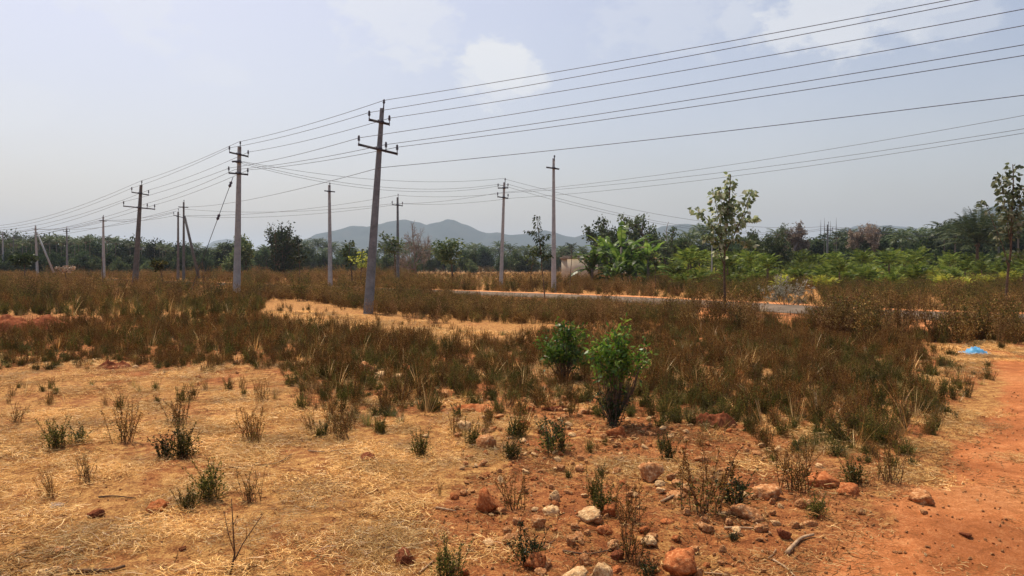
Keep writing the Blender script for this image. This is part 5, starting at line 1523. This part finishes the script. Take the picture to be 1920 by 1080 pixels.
young = [palm(71, .35, 13, 1.25, .85, (.65, 1.5), 12, .30, .42, 'young_palm', .07, 'bark'), palm(72, .5, 14, 1.35, .8, (.6, 1.5), 12, .30, .42, 'young_palm', .07, 'bark'),
         palm(73, .3, 13, 1.15, .8, (.6, 1.5), 11, .30, .40, 'gold_palm', .06, 'bark'), palm(74, .25, 13, 1.1, .9, (.5, 1.5), 11, .30, .40, 'gold_palm', .06, 'bark'),
         palm(75, 1.5, 13, 1.35, 1.1, (.3, 1.5), 12, .28, .45, 'young_palm', .09, 'bark')]
y_proto = [tree('young_palm', gpt(1240 + 70 * i, 56), m_, '', 'palm tree') for i, m_ in enumerate(young)]
YG = 'young palms of the plantation beyond the road'
lab_y = ['green young palm in the plantation beyond the road', 'golden young palm in the front rows of the plantation', 'taller green palm with a short trunk in the plantation']
cnt = 0
for row, D in enumerate(np.arange(46, 104, 4.2)):
    x0, x1 = gpt(1225 if D > 60 else 1300, D).x, gpt(1985, D).x; xs = np.arange(x0, x1, 2.5 if D < 75 else 3.2)
    for xx in xs:
        xx += rng.uniform(-.7, .7); dd = D + rng.uniform(-1, 1); px = g2p(xx, dd)[0]
        if road_dist(xx, dd)[0] < 5: continue
        gold = (D < 60 and px > 1440 and rng.uniform() < .42 + .5 * float(wob(xx, dd, 14))) or rng.uniform() < .06
        k = int(rng.integers(2, 4)) if gold else (4 if (rng.uniform() < .25 + .01 * (D - 46)) else int(rng.integers(0, 2)))
        if cnt < 5 and cnt == [i for i in range(5)][cnt] and not y_proto[cnt].get('used'):
            pass
        q = y_proto[k] if not y_proto[k].get('label') else copy_tree(y_proto[k])
        q.location = (xx, dd, 0); q.rotation_euler.z = rng.uniform(0, 6.28); sc_ = rng.uniform(.75, 1.25) * (1 + (D - 46) * .004); q.scale = (sc_,) * 3
        tag(q, lab_y[1] if gold else (lab_y[2] if k == 4 else lab_y[0]), 'palm tree', YG); cnt += 1

# ---- belts of trees further off: every tree is an object; copies share meshes
belt_t = [tree_mesh(81, 7.5, 1.9, 7.0, 3, 14, .6, M['bark'], M['belt_leaf']), tree_mesh(82, 7.0, 1.6, 6.0, 3, 14, .55, M['bark'], TL), tree_mesh(83, 8.0, 2.2, 7.5, 3, 14, .6, M['bark'], DL)]
P_ = {}


def belt(key, maker, px, D, s, label, group, cat='tree', name='tree', sz=None):
    if key in P_: q = copy_tree(P_[key]); q.location = gpt(px, D)
    else: q = tree(name, gpt(px, D), maker, label, cat); P_[key] = q
    q.rotation_euler.z = rng.uniform(0, 6.28); q.scale = (s * rng.uniform(.9, 1.15),) * 2 + (s if sz is None else sz,)
    tag(q, label, cat, group); return q


GW = 'trees of the wood on the left'
# left wood: arecas in front, round trees behind
for px in np.arange(-60, 330, 5.2):
    D = rng.uniform(138, 175); ht = np.interp(px, [-60, 20, 100, 200, 330], [446, 446, 441, 443, 457]) + rng.uniform(-2, 8)
    k = int(rng.integers(0, 2)); belt(('a', k), areca[k], px + rng.uniform(-3, 3), D, hz(ht, D) / (7.6 + .5 * k), 'areca palm in the row of thin trunked palms of the left wood', GW, 'palm tree', 'palm_tree')
for px in np.arange(-80, 470, 13):
    D = rng.uniform(150, 200); ht = np.interp(px, [-80, 40, 110, 200, 300, 470], [446, 438, 446, 447, 455, 460]) + rng.uniform(-3, 16)
    k = int(rng.integers(0, 3)); belt(('t', k), belt_t[k], px + rng.uniform(-4, 4), D, hz(ht, D) / 7.6, 'dusky rounded tree in the depth of the left wood', GW)
for px in np.arange(-40, 420, 11):
    D = rng.uniform(120, 136); ht = 474 + rng.uniform(-8, 14)
    k = int(rng.integers(0, 3)); belt(('t', k), belt_t[k], px + rng.uniform(-4, 4), D, hz(ht, D) / 7.6 * .92, 'low bushy tree along the front of the left wood', GW)
# centre belt: coconut palms and trees below the hills
GC = 'trees of the palm belt below the hills'
for px in np.arange(330, 1260, 9.5):
    D = rng.uniform(190, 320); ht = np.interp(px, [330, 560, 700, 1000, 1100, 1260], [461, 452, 456, 458, 462, 450]) + rng.uniform(-5, 16)
    k = int(rng.integers(0, 2)); belt(('c', k), coco[k], px + rng.uniform(-3, 3), D, hz(ht, D) / 7.6, 'far coconut palm in the belt below the hills', GC, 'palm tree', 'palm_tree')
for px in np.arange(400, 1260, 14):
    D = rng.uniform(140, 240); ht = 476 + rng.uniform(-14, 10)
    k = int(rng.integers(0, 3)); belt(('t', k), belt_t[k], px + rng.uniform(-4, 4), D, hz(ht, D) / 7.6, 'far bushy tree in the belt below the hills', GC)
# right grove
GR = 'trees of the grove behind the plantation'
for px in np.arange(1250, 1990, 8.5):
    D = rng.uniform(112, 150); ht = np.interp(px, [1250, 1380, 1500, 1600, 1750, 1990], [448, 452, 448, 446, 438, 430]) + rng.uniform(-3, 14)
    k = int(rng.integers(0, 3)); belt(('t', k), belt_t[k], px + rng.uniform(-4, 4), D, hz(ht, D) / 7.6, 'dark bushy tree in the grove behind the plantation', GR)
for px in np.arange(1260, 1990, 19):
    D = rng.uniform(120, 165); ht = np.interp(px, [1260, 1400, 1600, 1750, 1990], [452, 446, 442, 432, 424]) + rng.uniform(-6, 8)
    k = int(rng.integers(0, 2)); belt(('a', k), areca[k], px, D, hz(ht, D) / (7.6 + .5 * k), 'areca palm in the grove behind the plantation', GR, 'palm tree', 'palm_tree')
for px in np.arange(1230, 1990, 24):
    D = rng.uniform(98, 110); ht = 474 + rng.uniform(-6, 8)
    k = int(rng.integers(0, 3)); belt(('t', k), belt_t[k], px, D, hz(ht, D) / 7.6, 'low bushy tree at the near edge of the grove', GR)

# ---- small building
D = 74; b = gpt(1057, D); wd = 3.6; h = 2.35; r = empty('small_building', (b.x + wd / 2, D + 2, 0), -.12)
mb = MB(); mb.box((0, 0, h / 2), (wd / 2, 1.8, h / 2)); link('wall', mb.mesh('wall', [M['wall']]), parent=r)
mb = MB(); mb.box((0, 0, h + .09), (wd / 2 + .16, 2.0, .085)); mb.box((0, 0, h + .26), (wd / 2 - .1, 1.7, .08)); link('roof', mb.mesh('roof', [M['slab']]), parent=r)
tag(r, 'small cream flat roofed building half hidden by banana plants', 'building')

# ---- far masts on the horizon
for i, (px, yt) in enumerate([(1538, 412), (1545, 408), (1556, 414), (1567, 408)]):
    D = 700; r0 = gpt(px, D); H = hz(yt, D); mb = MB()
    for sx in (-1, 1):
        for sy in (-1, 1): mb.tube([(sx * .9, sy * .9, 0), (0, 0, H)], [.12, .07], 4)
    for k in range(12):
        z = H * k / 13; w_ = .9 * (1 - z / H); z2 = H * (k + 1) / 13; w2 = .9 * (1 - z2 / H)
        mb.tube([(-w_, -w_, z), (w2, -w2, z2)], .05, 3); mb.tube([(w_, -w_, z), (-w2, -w2, z2)], .05, 3)
    o = link('radio_mast', mb.mesh('radio_mast', [M['steel']]), r0)
    tag(o, ['leftmost faint mast above the plantation pole', 'second faint mast from the left above the plantation pole', 'short faint mast just right of the plantation pole', 'rightmost faint mast above the plantation pole'][i], 'mast', 'faint masts on the horizon')

# ------------------------------------------------------------------ haze
m, n, l, out = nt('haze_air')
pv = n.new('ShaderNodeVolumePrincipled'); pv.inputs['Color'].default_value = (.71, .85, 1.0, 1)
pv.inputs['Density'].default_value = 1 / 5000.0; pv.inputs['Anisotropy'].default_value = .25
l.new(pv.outputs[0], out.inputs['Volume'])
mb = MB(); mb.box((0, 0, 159), (11000, 11000, 163)); hzb = link('haze', mb.mesh('haze', [m])); tag(hzb, 'thin bluish haze in the air', None, None, 'stuff')
